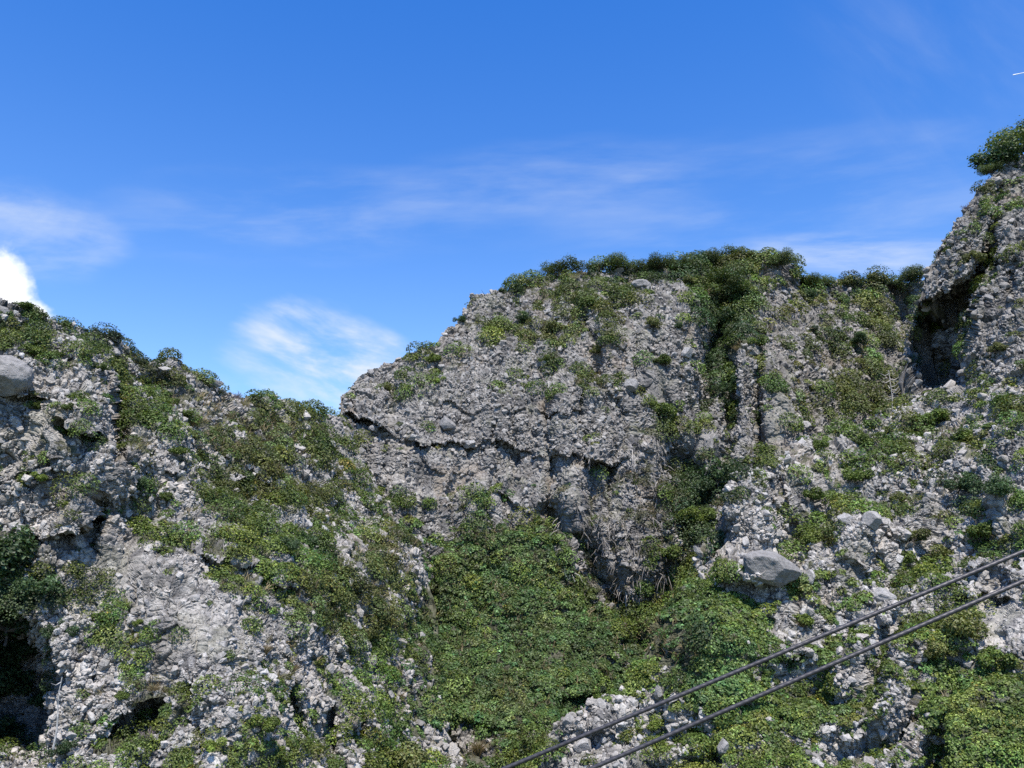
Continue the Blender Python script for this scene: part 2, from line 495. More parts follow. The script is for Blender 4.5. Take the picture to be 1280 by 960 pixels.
class Sheet:
    """one rock mass: a surface given by its crest line, its distances and its gullies, ledges and caves; it goes on
    behind the crest as a ridge that falls away, and below as a foot down to the valley"""
    def __init__(self, label, x0, x1, bottom, top, depth, feats, stone, rough, salt, back=18.0, aim=(0, 1), grey=0.41, step=(0.0, 80.0), ribs=0.0, lush=0.70):
        self.salt = salt
        xs = np.arange(x0, x1 + 0.1, STEP)
        nx = len(xs)
        tx, ty = zip(*top)
        topy = np.interp(xs, tx, ty)
        ny = int((bottom - topy.min()) / STEP) + 1
        v = np.linspace(0, 1, ny)
        v = v ** 1.0
        PY = topy[None] + (bottom - topy[None]) * v[:, None]
        PX = np.broadcast_to(xs[None], PY.shape).copy()
        D = TPS(depth)(PX, PY)
        wob = np.interp(PX, np.arange(-400, 1700, 9), RNG.normal(0, 1, 234)) * 3.0 + np.interp(PX, np.arange(-400, 1700, 31), RNG.normal(0, 1, 68)) * 5.0
        wob2 = np.interp(PX, np.arange(-400, 1700, 23), RNG.normal(0, 1, 92))
        for ft in feats:
            k = ft[0]
            if k == 'gully':
                _, pts, w, amt = ft
                D += amt * np.exp(-(poly_dist(PX + wob * 0.5, PY, pts) / w) ** 2)
            elif k == 'ledge':
                _, pts, w, amt, w2, amt2 = ft
                lx, ly = zip(*pts)
                s = PY - np.interp(PX, lx, ly) - wob
                env = smoothstep(lx[0], lx[0] + 25, PX) * (1 - smoothstep(lx[-1] - 25, lx[-1], PX))
                D += env * (0.25 + 1.3 * smoothstep(-1.2, 1.2, wob2)) * np.where(s > 0, amt * np.exp(-np.maximum(s, 0) / w) * smoothstep(0, 3, s), -amt2 * np.exp(np.minimum(s, 0) / w2))
            elif k == 'cave':
                _, pts, w, amt = ft
                px2, py2 = PX + wob * 0.6, PY + wob * 0.6
                ins = in_poly(px2, py2, pts)
                dd = poly_dist(px2, py2, pts + [pts[0]])
                D += amt * smoothstep(0, w, np.where(ins, dd, -1))
            elif k == 'bump':
                _, x, y, rx, ry, amt = ft
                D -= amt * np.exp(-((PX - x) / rx) ** 2 - ((PY - y) / ry) ** 2)
        # steep faces between narrow ledges
        q = np.stack([PX.ravel(), PY.ravel(), np.full(PX.size, salt * 50.0)], -1)
        if step[0]:
            t = (PY + (fbm(q, 150.0, 3, salt + 3).reshape(PX.shape) - 0.5) * 260 + 0.25 * PX) / step[1]
            fr = t - np.floor(t)
            am = step[0] * (0.35 + 1.1 * smoothstep(0.35, 0.65, fbm(q, 120.0, 2, salt + 4).reshape(PX.shape)))
            am = am * (1 - smoothstep(0.9, 0.97, veg_at(PX, PY))) * smoothstep(0, 30, PY - topy[None])
            D -= am * (smoothstep(0.62, 1.0, fr) - fr)
        if ribs:
            up = smoothstep(0, 40, PY - topy[None])
            rx = PX + (fbm(q, 90.0, 2, salt + 6).reshape(PX.shape) - 0.5) * 60
            rr = fbm(np.stack([rx.ravel(), PY.ravel() * 0.07, q[:, 2]], -1), 42.0, 3, salt + 8).reshape(PX.shape)
            D += ribs * up * (1 - smoothstep(0.9, 0.97, veg_at(PX, PY))) * (np.abs(rr - 0.5) * -4.0 + 0.6)
        B = to_world(PX, PY, D)
        nf = ny
        # behind the crest
        nb = 22
        tb = (np.linspace(0, 1, nb + 1)[1:]) ** 1.6
        rows = []
        for t in tb[::-1]:
            r = B[0].copy()
            d = t * back * 2.2
            r[:, 1] += d * aim[1]
            r[:, 0] += d * aim[0]
            r[:, 2] -= np.where(d < back, d * 0.16, back * 0.16 + (d - back) * 1.3)
            rows.append(r)
        # the foot, down to the valley floor
        foot = []
        for t in (0.15, 0.35, 0.6, 0.8, 1.0):
            r = B[-1].copy()
            h = np.maximum(r[:, 2] + 1.0, 0)
            r[:, 2] -= h * t
            r[:, 1] -= h * t * 0.22
            foot.append(r)
        G = np.concatenate([np.stack(rows), B, np.stack(foot)], 0)
        self.nb, self.nf, self.nx = nb, nf, nx
        R = G.shape[0]

        def normals(G):
            gu = np.gradient(G, axis=1)
            gv = np.gradient(G, axis=0)
            n = np.cross(gv, gu)
            n /= np.linalg.norm(n, axis=-1, keepdims=True) + 1e-9
            n = np.where((n[..., 1:2] > 0.3) & (n[..., 2:3] < 0), -n, n)
            return n

        def blur(n, it):
            for _ in range(it):
                p = np.pad(n, ((1, 1), (1, 1), (0, 0)), 'edge')
                n = (p[:-2, 1:-1] + p[2:, 1:-1] + p[1:-1, :-2] + p[1:-1, 2:] + n) / 5
            return n / (np.linalg.norm(n, axis=-1, keepdims=True) + 1e-9)

        n = blur(normals(G), 10)
        P = G.reshape(-1, 3)
        N = n.reshape(-1, 3)
        # swells, buttresses, blocks, stones
        disp = rough * ((fbm(P, 9.0, 3, salt) - 0.5) * 3.0 + (fbm(P * np.array([1, 1, 0.22]), 3.6, 3, salt + 5) - 0.5) * 2.6)
        stony = np.ones(P.shape[0])
        px_all = np.concatenate([np.repeat(PX[:1], nb, 0), PX, np.repeat(PX[-1:], 5, 0)]).ravel()
        py_all = np.concatenate([np.repeat(PY[:1], nb, 0), PY, np.repeat(PY[-1:], 5, 0) + 40]).ravel()
        for (x, y, rx, ry, f) in STONY:
            stony *= 1 - (1 - f) * np.exp(-(((px_all - x) / rx) ** 2 + ((py_all - y) / ry) ** 2) ** 2)
        tone = np.ones(P.shape[0], np.float32)
        warp = np.stack([fbm(P, 1.6 * stone, 2, salt + 30 + i) - 0.5 for i in range(3)], -1) * 0.7 * stone
        for sc, amp, cr in ((5.2, 0.7, 0.3), (2.1, 0.34, 0.6), (0.9, 0.23, 0.8), (0.42, 0.11, 0.7)):
            s = sc * stone
            f1, f2, h, off = voronoi(P + warp * min(1, sc), s, salt + int(sc * 10))
            t = np.stack([r01(h, 4), r01(h, 5), r01(h, 6)], -1) - 0.5
            fac = np.clip((t * off).sum(-1) * 2.6, -0.6, 0.6)
            crack = 1 - smoothstep(0.0, 0.16, f2 - f1)
            w = stony if sc < 3 else 0.5 + 0.5 * stony
            disp = disp + amp * stone * w * (r01(h, 7) - 0.5 + fac - cr * crack)
            if sc < 3:
                tone *= 1 + (r01(h, 8) - 0.5) * 0.36 * w
                tone *= 1 - 0.30 * crack * w  # crack shade painted into the rock colour, deepening the gaps between stones
        P2 = P + N * disp[:, None]
        self.P = P2.reshape(R, nx, 3)
        self.N = N.reshape(R, nx, 3)
        self.PX, self.PY = px_all.reshape(R, nx), py_all.reshape(R, nx)
        # overgrown where the cover map and the lie of the land say so
        fine = blur(normals(self.P), 3).reshape(-1, 3)
        f = 0.34 * fbm(P, 3.6 * stone, 2, salt + 60) + 0.40 * fbm(P, 1.3 * stone, 2, salt + 61) + 0.26 * fbm(P, 0.6 * stone, 2, salt + 62) - 0.17 * np.clip(fine[:, 2], -0.5, 0.9)
        dens = veg_at(px_all, py_all)
        dens = np.where(dens > 0.93, 1.0, dens * (lush + (1 - lush) * smoothstep(0.6, 0.92, dens)))
        order = np.argsort(f)
        rank = np.empty(len(f))
        rank[order] = np.linspace(0, 1, len(f))
        veg = smoothstep(-0.07, 0.07, dens * 1.02 - 0.03 - rank)
        veg = np.where(dens > 0.97, 1, veg)
        self.dense = dens.reshape(R, nx) > 0.97
        self.veg = veg.reshape(R, nx)
        self.stony = stony.reshape(R, nx)
        fibre = fbm(P, 0.8 * stone, 3, salt + 80)
        big = fbm(P, 7.0, 3, salt + 90)
        g = grey * tone * (0.84 + 0.34 * fibre) * (0.66 + 0.66 * big)
        rock = np.stack([g * 1.05, g * 0.985, g * 0.90], -1)
        streak = smoothstep(0.52, 0.68, fbm(P * np.array([1, 1, 0.16]), 1.6 * stone, 3, salt + 120)) * 0.5
        rock = rock * (1 - streak[:, None] * np.array([1, 0.98, 0.93]))
        rust = smoothstep(0.60, 0.74, fbm(P, 4.2, 4, salt + 130)) * 0.4
        rock = rock * (1 - rust[:, None]) + np.array([0.24, 0.185, 0.13]) * rust[:, None]
        soil = np.stack([0.030 + 0.05 * fibre, 0.032 + 0.055 * fibre, 0.014 + 0.02 * fibre], -1)
        lich = smoothstep(0.56, 0.70, fbm(P, 2.5, 4, salt + 99)) * 0.35
        rock = rock * (1 - lich[:, None]) + np.array([0.24, 0.235, 0.17]) * lich[:, None]
        col = rock * (1 - veg[:, None] * 0.8) + soil * veg[:, None] * 0.8
        idx = np.arange(R * nx).reshape(R, nx)
        F = np.stack([idx[:-1, :-1], idx[1:, :-1], idx[1:, 1:], idx[:-1, 1:]], -1).reshape(-1, 4)
        self.obj = mesh_obj('cliff', P2, F, M_ROCK, {'tint': col})
        tag(self.obj, label, 'cliff', 'rock cliffs', 'structure')
        self.front = slice(nb, nb + nf)

    def at(self, px, py, lift=0.0):
        """where the finished surface stands nearest to a picture position, with its normal and metres per pixel"""
        sl = self.front
        j = int(np.clip(round((px - self.PX[0, 0]) / STEP), 0, self.nx - 1))
        i = int(np.argmin(np.abs(self.PY[sl, j] - py))) + self.nb
        p = self.P[i, j]
        return Vector(p), Vector(self.N[i, j]), p[1] / FPX

    def sample(self, n, weight, rng, rows=None):
        sl = rows or slice(self.nb - 8, self.nb + self.nf)
        w = weight[sl]
        # equal chance per picture area
        if not hasattr(self, 'area'):
            a = np.cross(np.gradient(self.P, axis=0), np.gradient(self.P, axis=1))
            self.area = np.clip(np.linalg.norm(a, axis=-1) / (STEP * self.P[..., 1] / FPX) ** 2, 0.05, 14.0) ** 0.9
        ph = self.area[sl]
        w = (w * ph).ravel()
        c = np.cumsum(w)
        k = np.searchsorted(c, rng.random(n) * c[-1])
        k = np.clip(k, 0, len(w) - 1)
        i, j = np.unravel_index(k, self.veg[sl].shape)
        i = i + sl.start
        return i, j


A = Sheet('long grey rock ridge with olive bushes falling from the left edge to the bluff', -190, 600, 1010,
          [(-190, 300), (-100, 338), (-45, 352), (0, 372), (30, 382), (70, 395), (120, 406), (150, 415), (180, 448), (200, 455), (215, 452), (232, 463), (262, 472), (278, 484), (300, 492), (325, 502), (345, 500), (380, 512), (410, 520),
           (428, 524), (440, 545), (462, 590), (482, 625), (500, 660), (520, 690), (535, 720), (545, 780), (548, 860), (560, 920), (600, 1000)],
          [(-45, 352, 47), (0, 372, 48), (80, 400, 52), (150, 415, 56), (200, 455, 62), (280, 485, 70), (345, 502, 80), (428, 524, 92), (0, 440, 45.1), (80, 470, 46), (130, 500, 47), (170, 500, 55), (230, 520, 58),
           (300, 550, 66), (380, 570, 76), (430, 570, 86), (0, 560, 44.2), (60, 560, 44.4), (130, 600, 44.9), (190, 600, 50), (250, 620, 54), (330, 630, 60), (420, 640, 74), (470, 640, 84), (20, 660, 44), (110, 660, 44.6),
           (160, 660, 48), (220, 720, 45.8), (300, 720, 50), (370, 700, 56), (440, 700, 66), (510, 690, 80), (40, 760, 42.4), (130, 780, 43.3), (260, 810, 43.8), (350, 800, 48), (430, 800, 59), (520, 800, 74),
           (30, 860, 41.7), (100, 870, 41.5), (200, 870, 42), (300, 880, 42), (400, 900, 50), (480, 880, 60), (550, 920, 68), (0, 1000, 38.8), (150, 1000, 38.8), (300, 1000, 41), (450, 1000, 52), (590, 1000, 66), (-45, 700, 43.3), (-45, 900, 41)],
          [('cave', [(146, 462), (160, 460), (168, 500), (168, 545), (160, 575), (146, 585), (140, 540), (138, 500)], 9, 4.2), ('ledge', [(-45, 668), (0, 672), (60, 668), (100, 655), (135, 640)], 18, 1.5, 30, 0.5),
           ('cave', [(118, 612), (148, 622), (142, 660), (128, 704), (108, 690)], 14, 2.2), ('ledge', [(60, 512), (90, 530), (140, 545)], 9, 1.6, 20, 0.6), ('ledge', [(0, 478), (45, 490), (90, 480)], 10, 1.5, 16, 0.5),
           ('ledge', [(190, 585), (230, 588), (262, 590)], 8, 2.0, 14, 0.6), ('ledge', [(280, 596), (330, 600), (375, 598)], 12, 2.0, 16, 0.8), ('cave', [(296, 640), (312, 628), (326, 640), (320, 665), (300, 664)], 6, 2.2),
           ('ledge', [(225, 668), (270, 690), (310, 705), (345, 715)], 10, 2.2, 16, 0.8), ('ledge', [(325, 718), (350, 728), (380, 733)], 9, 3.0, 18, 1.0),
           ('cave', [(-60, 755), (20, 762), (62, 792), (92, 850), (94, 920), (74, 962), (-60, 965)], 30, 6.5), ('cave', [(110, 918), (150, 900), (185, 870), (205, 872), (200, 905), (160, 935), (115, 940)], 8, 3.6),
           ('gully', [(240, 860), (252, 900), (262, 950)], 6, 2.0), ('cave', [(250, 918), (282, 908), (285, 925), (262, 935)], 5, 2.0), ('gully', [(415, 890), (412, 920), (418, 945)], 5, 2.4), ('gully', [(365, 860), (375, 910), (382, 940)], 7, 2.0),
           ('gully', [(452, 890), (455, 925)], 4, 2.4), ('bump', 200, 460, 20, 10, 2.0), ('bump', 270, 478, 16, 10, 2.0), ('ledge', [(420, 770), (440, 778), (465, 785)], 7, 1.6, 12, 0.5)],
          0.50, 0.64, 3, 18, (-0.5, 0.87), 0.32, (1.3, 85.0), 0.5)

B = Sheet('broad grey conglomerate bluff with tree lined crest and green foot', 395, 1215, 1010,
          [(395, 560), (424, 522), (427, 496), (438, 478), (456, 460), (470, 454), (490, 446), (506, 437), (542, 435), (556, 412), (572, 400), (588, 370), (610, 364), (640, 358), (662, 352), (690, 342), (720, 338), (760, 336), (800, 332),
           (840, 334), (870, 326), (900, 322), (940, 320), (975, 322), (992, 338), (1010, 350), (1050, 350), (1100, 350), (1120, 350), (1135, 356), (1160, 350), (1215, 345)],
          [(395, 560, 99), (430, 500, 101), (508, 440, 108), (590, 376, 114), (690, 342, 122), (770, 336, 121), (850, 334, 122), (905, 322, 128), (975, 322, 126), (1000, 350, 132), (1100, 350, 142), (1215, 345, 140),
           (440, 520, 97.5), (500, 490, 102), (600, 450, 105), (680, 400, 111), (740, 420, 106), (700, 470, 102), (760, 370, 113), (800, 400, 108), (855, 370, 112), (860, 440, 105.5), (890, 430, 112), (930, 440, 108), (960, 400, 115), (1000, 420, 118),
           (1060, 420, 127), (1120, 420, 134), (1180, 420, 134), (560, 540, 98), (640, 560, 97.5), (720, 560, 96.5), (780, 540, 98), (830, 540, 101), (900, 540, 102), (960, 520, 104), (1030, 520, 112), (1090, 490, 121), (1150, 500, 124),
           (450, 600, 95.5), (520, 610, 95), (600, 630, 93.5), (680, 640, 92.5), (760, 640, 94), (840, 620, 96), (900, 620, 97), (980, 580, 102), (1100, 580, 112), (1215, 580, 116), (540, 690, 91), (620, 690, 91), (700, 700, 91), (780, 740, 93), (850, 700, 91),
           (600, 780, 88), (700, 790, 88), (780, 800, 89), (520, 780, 89), (560, 860, 82), (650, 870, 82), (740, 860, 83), (840, 820, 88), (600, 960, 75), (700, 960, 76), (500, 960, 76), (800, 960, 79), (900, 900, 86), (1000, 760, 96), (1215, 760, 105), (600, 1010, 72), (950, 1010, 82), (1215, 1010, 95), (395, 1010, 72), (395, 750, 86)],
          [('ledge', [(415, 520), (445, 532), (500, 545), (560, 560), (600, 552), (650, 556), (700, 565), (735, 580), (770, 590)], 14, 1.8, 26, 1.1), ('ledge', [(665, 505), (700, 515), (735, 520)], 9, 2.8, 16, 1.2),
           ('ledge', [(690, 560), (720, 572), (760, 578), (790, 570)], 12, 2.2, 18, 1.0), ('ledge', [(540, 500), (580, 512), (620, 510), (660, 508)], 7, 1.2, 14, 0.6), ('ledge', [(580, 610), (625, 620), (680, 640)], 8, 0.9, 12, 0.4),
           ('gully', [(892, 340), (900, 380), (898, 420), (884, 450), (882, 500)], 16, 6.5), ('gully', [(876, 380), (874, 440), (876, 520)], 6, 1.8), ('gully', [(910, 450), (914, 500), (908, 570)], 9, 4.2), ('gully', [(948, 440), (946, 500), (950, 560)], 6, 3.2),
           ('gully', [(1000, 350), (1006, 400), (1030, 450)], 13, 3.0), ('gully', [(780, 360), (792, 420), (795, 480)], 6, 1.6), ('cave', [(776, 488), (790, 486), (800, 476), (812, 480), (800, 496), (784, 500)], 5, 2.0), ('gully', [(740, 440), (752, 500), (758, 560), (760, 640)], 12, 1.6),
           ('gully', [(690, 640), (730, 690), (770, 745), (800, 800)], 12, 3.2), ('cave', [(752, 735), (780, 738), (800, 752), (790, 762), (760, 752)], 6, 3.0), ('ledge', [(585, 704), (605, 708), (640, 712)], 6, 2.0, 10, 0.7), ('gully', [(520, 840), (545, 900), (565, 940)], 6, 2.4),
           ('gully', [(850, 580), (870, 620), (860, 700), (820, 760)], 20, 3.5), ('bump', 925, 480, 8, 60, 2.0), ('bump', 868, 430, 14, 70, 2.0), ('gully', [(1125, 360), (1128, 420), (1136, 470)], 10, 3.0), ('bump', 980, 500, 30, 50, 2.0),
           ('ledge', [(800, 780), (825, 788), (850, 790)], 8, 2.0, 10, 0.5)],
          0.50, 0.85, 7, 22, (0.05, 1.0), 0.26, (1.0, 70.0), 3.3)

D = Sheet('tall dark rock tower with a shaded hollow at the right edge', 1128, 1500, 600,
          [(1128, 520), (1136, 430), (1142, 398), (1150, 380), (1154, 352), (1163, 312), (1178, 286), (1198, 262), (1222, 238), (1245, 214), (1280, 192), (1345, 160), (1500, 110)],
          [(1128, 520, 98), (1142, 400, 97), (1154, 352, 95), (1178, 286, 95), (1245, 214, 97), (1280, 192, 98), (1345, 160, 98), (1160, 380, 93), (1150, 450, 96), (1200, 300, 91), (1240, 270, 91), (1280, 260, 90), (1200, 360, 89), (1215, 420, 86),
           (1250, 350, 86), (1280, 350, 84), (1215, 480, 84), (1260, 450, 81), (1345, 450, 76), (1345, 300, 84), (1160, 520, 92), (1250, 560, 77), (1345, 600, 70), (1140, 600, 92)],
          [('cave', [(1242, 304), (1218, 322), (1202, 342), (1184, 356), (1164, 370), (1136, 378), (1136, 440), (1142, 492), (1192, 492), (1212, 476), (1214, 432), (1228, 380), (1238, 350)], 15, 12.0), ('gully', [(1250, 240), (1240, 290), (1234, 330)], 6, 3.0),
           ('bump', 1185, 425, 20, 14, 3.0), ('gully', [(1268, 330), (1262, 380)], 7, 2.0)],
          0.65, 0.95, 23, 16, (0.80, 0.60), 0.26, (1.0, 70.0), 1.0)

E = Sheet('bouldery grey and green slope in front at lower right', 655, 1500, 1015,
          [(655, 990), (676, 948), (690, 912), (702, 900), (722, 893), (745, 886), (776, 880), (792, 862), (806, 826), (818, 786), (830, 756), (846, 742), (862, 730), (876, 700), (890, 662), (904, 622), (920, 596), (958, 590), (985, 566), (1020, 550),
           (1060, 536), (1100, 522), (1150, 500), (1185, 490), (1215, 478), (1250, 462), (1345, 425), (1500, 380)],
          [(655, 990, 61), (702, 900, 62.1), (790, 878, 62.6), (806, 812, 65.4), (822, 748, 68.8), (870, 726, 71), (884, 656, 73.8), (916, 594, 76.6), (985, 566, 80), (1060, 536, 87), (1150, 500, 90), (1215, 478, 84), (1345, 425, 75.5),
           (700, 960, 58.7), (800, 940, 58.2), (880, 900, 58.2), (850, 820, 62.1), (890, 770, 63.2), (940, 800, 61), (960, 730, 66), (900, 700, 70.5), (940, 650, 72.7), (1000, 640, 73.3), (1050, 600, 76.6), (1120, 560, 79.4), (1200, 540, 77.8), (1280, 520, 73.3), (1345, 560, 68.8),
           (1070, 670, 69.9), (1130, 680, 69.4), (1200, 650, 68.8), (1280, 640, 65.4), (1020, 730, 66), (1100, 760, 63.2), (1200, 740, 62.6), (1280, 740, 59.8), (1000, 830, 60.4), (1080, 850, 58.2), (1180, 830, 57.6), (1280, 830, 55.9), (1345, 760, 56.5), (900, 960, 55.4), (1020, 940, 55.1), (1150, 930, 54.2), (1280, 930, 52.6),
           (1345, 1015, 49.8), (1100, 1015, 52), (900, 1015, 53.7), (720, 1015, 57)],
          [('ledge', [(965, 808), (985, 815), (1012, 812)], 12, 3.2, 12, 0.8), ('ledge', [(1085, 762), (1110, 768), (1135, 760)], 9, 1.6, 8, 0.5), ('ledge', [(1180, 742), (1220, 738), (1270, 752)], 9, 1.8, 12, 0.6), ('ledge', [(1195, 706), (1225, 704), (1240, 700)], 7, 1.4, 10, 0.4),
           ('ledge', [(1155, 690), (1175, 702), (1200, 708)], 8, 1.6, 12, 0.6), ('gully', [(865, 905), (885, 935), (890, 960)], 5, 1.8), ('gully', [(972, 600), (980, 640), (1000, 690)], 8, 1.8),
           ('cave', [(906, 600), (950, 596), (972, 622), (984, 680), (962, 738), (886, 728), (880, 694)], 12, -2.6), ('cave', [(1048, 648), (1090, 642), (1104, 690), (1085, 722), (1050, 700)], 10, -1.6), ('bump', 890, 780, 60, 40, 2.2), ('bump', 935, 640, 40, 40, 1.5), ('bump', 1075, 660, 22, 24, 1.5), ('ledge', [(870, 690), (905, 702), (940, 728)], 8, 1.0, 12, 0.4), ('gully', [(1100, 700), (1120, 730)], 10, 1.2)],
          0.55, 0.75, 41, 14, (0.62, 0.78), 0.34, (3.4, 95.0), 0.8, 0.58)
SHEETS = {'A': A, 'B': B, 'D': D, 'E': E}


# ------------------------------------------------------------------ loose and half buried stones
def hull(points):
    bm = bmesh.new()
    vs = [bm.verts.new(p) for p in points]
    r = bmesh.ops.convex_hull(bm, input=vs)
    bad = {g for g in list(r['geom_interior']) + list(r['geom_unused']) if isinstance(g, bmesh.types.BMVert)}
    for v in bad:
        if v.is_valid:
            bm.verts.remove(v)
    bmesh.ops.triangulate(bm, faces=bm.faces[:])
    bm.verts.ensure_lookup_table()
    V = np.array([v.co[:] for v in bm.verts])
    F = np.array([[v.index for v in f.verts] for f in bm.faces]) if bm.faces else None
    bm.verts.index_update()
    F = np.array([[v.index for v in f.verts] for f in bm.faces])
    bm.free()
    return V, F


def stone_protos(n=14):
    out = []
    rg = np.random.default_rng(5)
    for _ in range(n):
        p = rg.normal(0, 1, (17, 3))
        p /= np.linalg.norm(p, axis=1, keepdims=True)
        p = np.sign(p) * np.abs(p) ** 0.75
        p *= np.array([1.0, 0.75, 0.62]) * rg.uniform(0.85, 1.08, (17, 1))
        out.append(hull(p))
    return out


PROTOS = stone_protos()


def rand_rot(n, rg):
    q = rg.normal(0, 1, (n, 4))
    q /= np.linalg.norm(q, axis=1, keepdims=True)
    w, x, y, z = q.T
    return np.stack([np.stack([1 - 2 * (y * y + z * z), 2 * (x * y - z * w), 2 * (x * z + y * w)], -1),
                     np.stack([2 * (x * y + z * w), 1 - 2 * (x * x + z * z), 2 * (y * z - x * w)], -1),
                     np.stack([2 * (x * z - y * w), 2 * (y * z + x * w), 1 - 2 * (x * x + y * y)], -1)], 1)


def rubble(sh, n, label, smin, smax, seed, grey):
    rg = np.random.default_rng(seed)
    w = np.where(sh.dense, 0.002, 1 - 0.96 * sh.veg) * (0.08 + 0.92 * sh.stony ** 1.5)
    clus = fbm(sh.P.reshape(-1, 3), 3.0, 3, seed).reshape(sh.veg.shape)
    w = w * smoothstep(0.32, 0.62, clus)
    i, j = sh.sample(n, w, rg, slice(sh.nb - 10, sh.nb + sh.nf))
    P, N = sh.P[i, j], sh.N[i, j]
    u = rg.random(n)
    r = smin * (1 - u * (1 - (smin / smax) ** 1.7)) ** (-1 / 1.7)
    r = r * (P[:, 1] / FPX)
    P = P + N * (r * rg.uniform(-0.45, 0.35, n))[:, None]
    Rm = rand_rot(n, rg)
    k = rg.integers(0, len(PROTOS), n)
    sq = rg.uniform(0.75, 1.2, (n, 3))
    tone = grey * 1.06 * rg.uniform(0.80, 1.10, n) * np.where(rg.random(n) < 0.12, 0.62, 1.0)
    VV, FF, TT, base = [], [], [], 0
    for p, (V, F) in enumerate(PROTOS):
        s = np.where(k == p)[0]
        if not len(s):
            continue
        X = V[None] * sq[s][:, None] * r[s][:, None, None]
        X = np.einsum('nij,nvj->nvi', Rm[s], X) + P[s][:, None]
        m = len(V)
        VV.append(X.reshape(-1, 3))
        FF.append((F[None] + (np.arange(len(s)) * m)[:, None, None] + base).reshape(-1, 3))
        hue = rg.normal(0, 0.018, (len(s), 1))
        c = tone[s][:, None] * np.concatenate([1.05 + hue, 0.985 * np.ones_like(hue), 0.905 - hue], 1)
        TT.append(np.repeat(c, m, 0))
        base += m * len(s)
    o = mesh_obj('rubble', np.concatenate(VV), np.concatenate(FF), M_ROCK, {'tint': np.concatenate(TT)})
    return tag(o, label, 'rubble', 'stones set in the cliffs', 'stuff')


rubble(A, 28000, 'angular grey stones studding the long left ridge', 1.3, 9.0, 101, 0.345)
rubble(B, 40000, 'angular grey stones studding the broad central bluff', 1.0, 5.6, 102, 0.28)
rubble(D, 14000, 'angular grey stones studding the tower at the right edge', 1.2, 6.5, 103, 0.275)
rubble(E, 19000, 'angular pale stones studding the slope at lower right', 1.3, 9.0, 104, 0.36)

# ------------------------------------------------------------------ plant cover
TINTS = {BUSHY: (0.088, 0.128, 0.026), VINE: (0.082, 0.132, 0.040), YELLOW: (0.108, 0.158, 0.036), DRY: (0.20, 0.155, 0.085), OLIVE: (0.100, 0.124, 0.034), STEMS: (0.090, 0.092, 0.060), DEEPGREEN: (0.046, 0.076, 0.026)}


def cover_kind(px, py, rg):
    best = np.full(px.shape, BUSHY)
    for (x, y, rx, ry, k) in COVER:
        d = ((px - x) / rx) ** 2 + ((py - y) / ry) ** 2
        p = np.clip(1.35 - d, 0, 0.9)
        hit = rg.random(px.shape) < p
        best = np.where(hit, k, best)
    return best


def unit(v):
    return v / (np.linalg.norm(v, axis=-1, keepdims=True) + 1e-9)


def leaf_quads(P, Nn, size, rg, aspect=0.55):
    n = len(P)
    t = unit(np.cross(Nn, rg.normal(0, 1, (n, 3))))
    b = np.cross(Nn, t)
    s = (size * rg.uniform(0.65, 1.25, n))[:, None]
    V = np.stack([P - t * s * 0.5, P + b * s * aspect * 0.5 + Nn * s * 0.06, P + t * s * 0.5, P - b * s * aspect * 0.5 + Nn * s * 0.06], 1)
    F = np.arange(n * 4).reshape(n, 4)
    return V.reshape(-1, 3), F


UP = np.array([0, 0, 1.0])


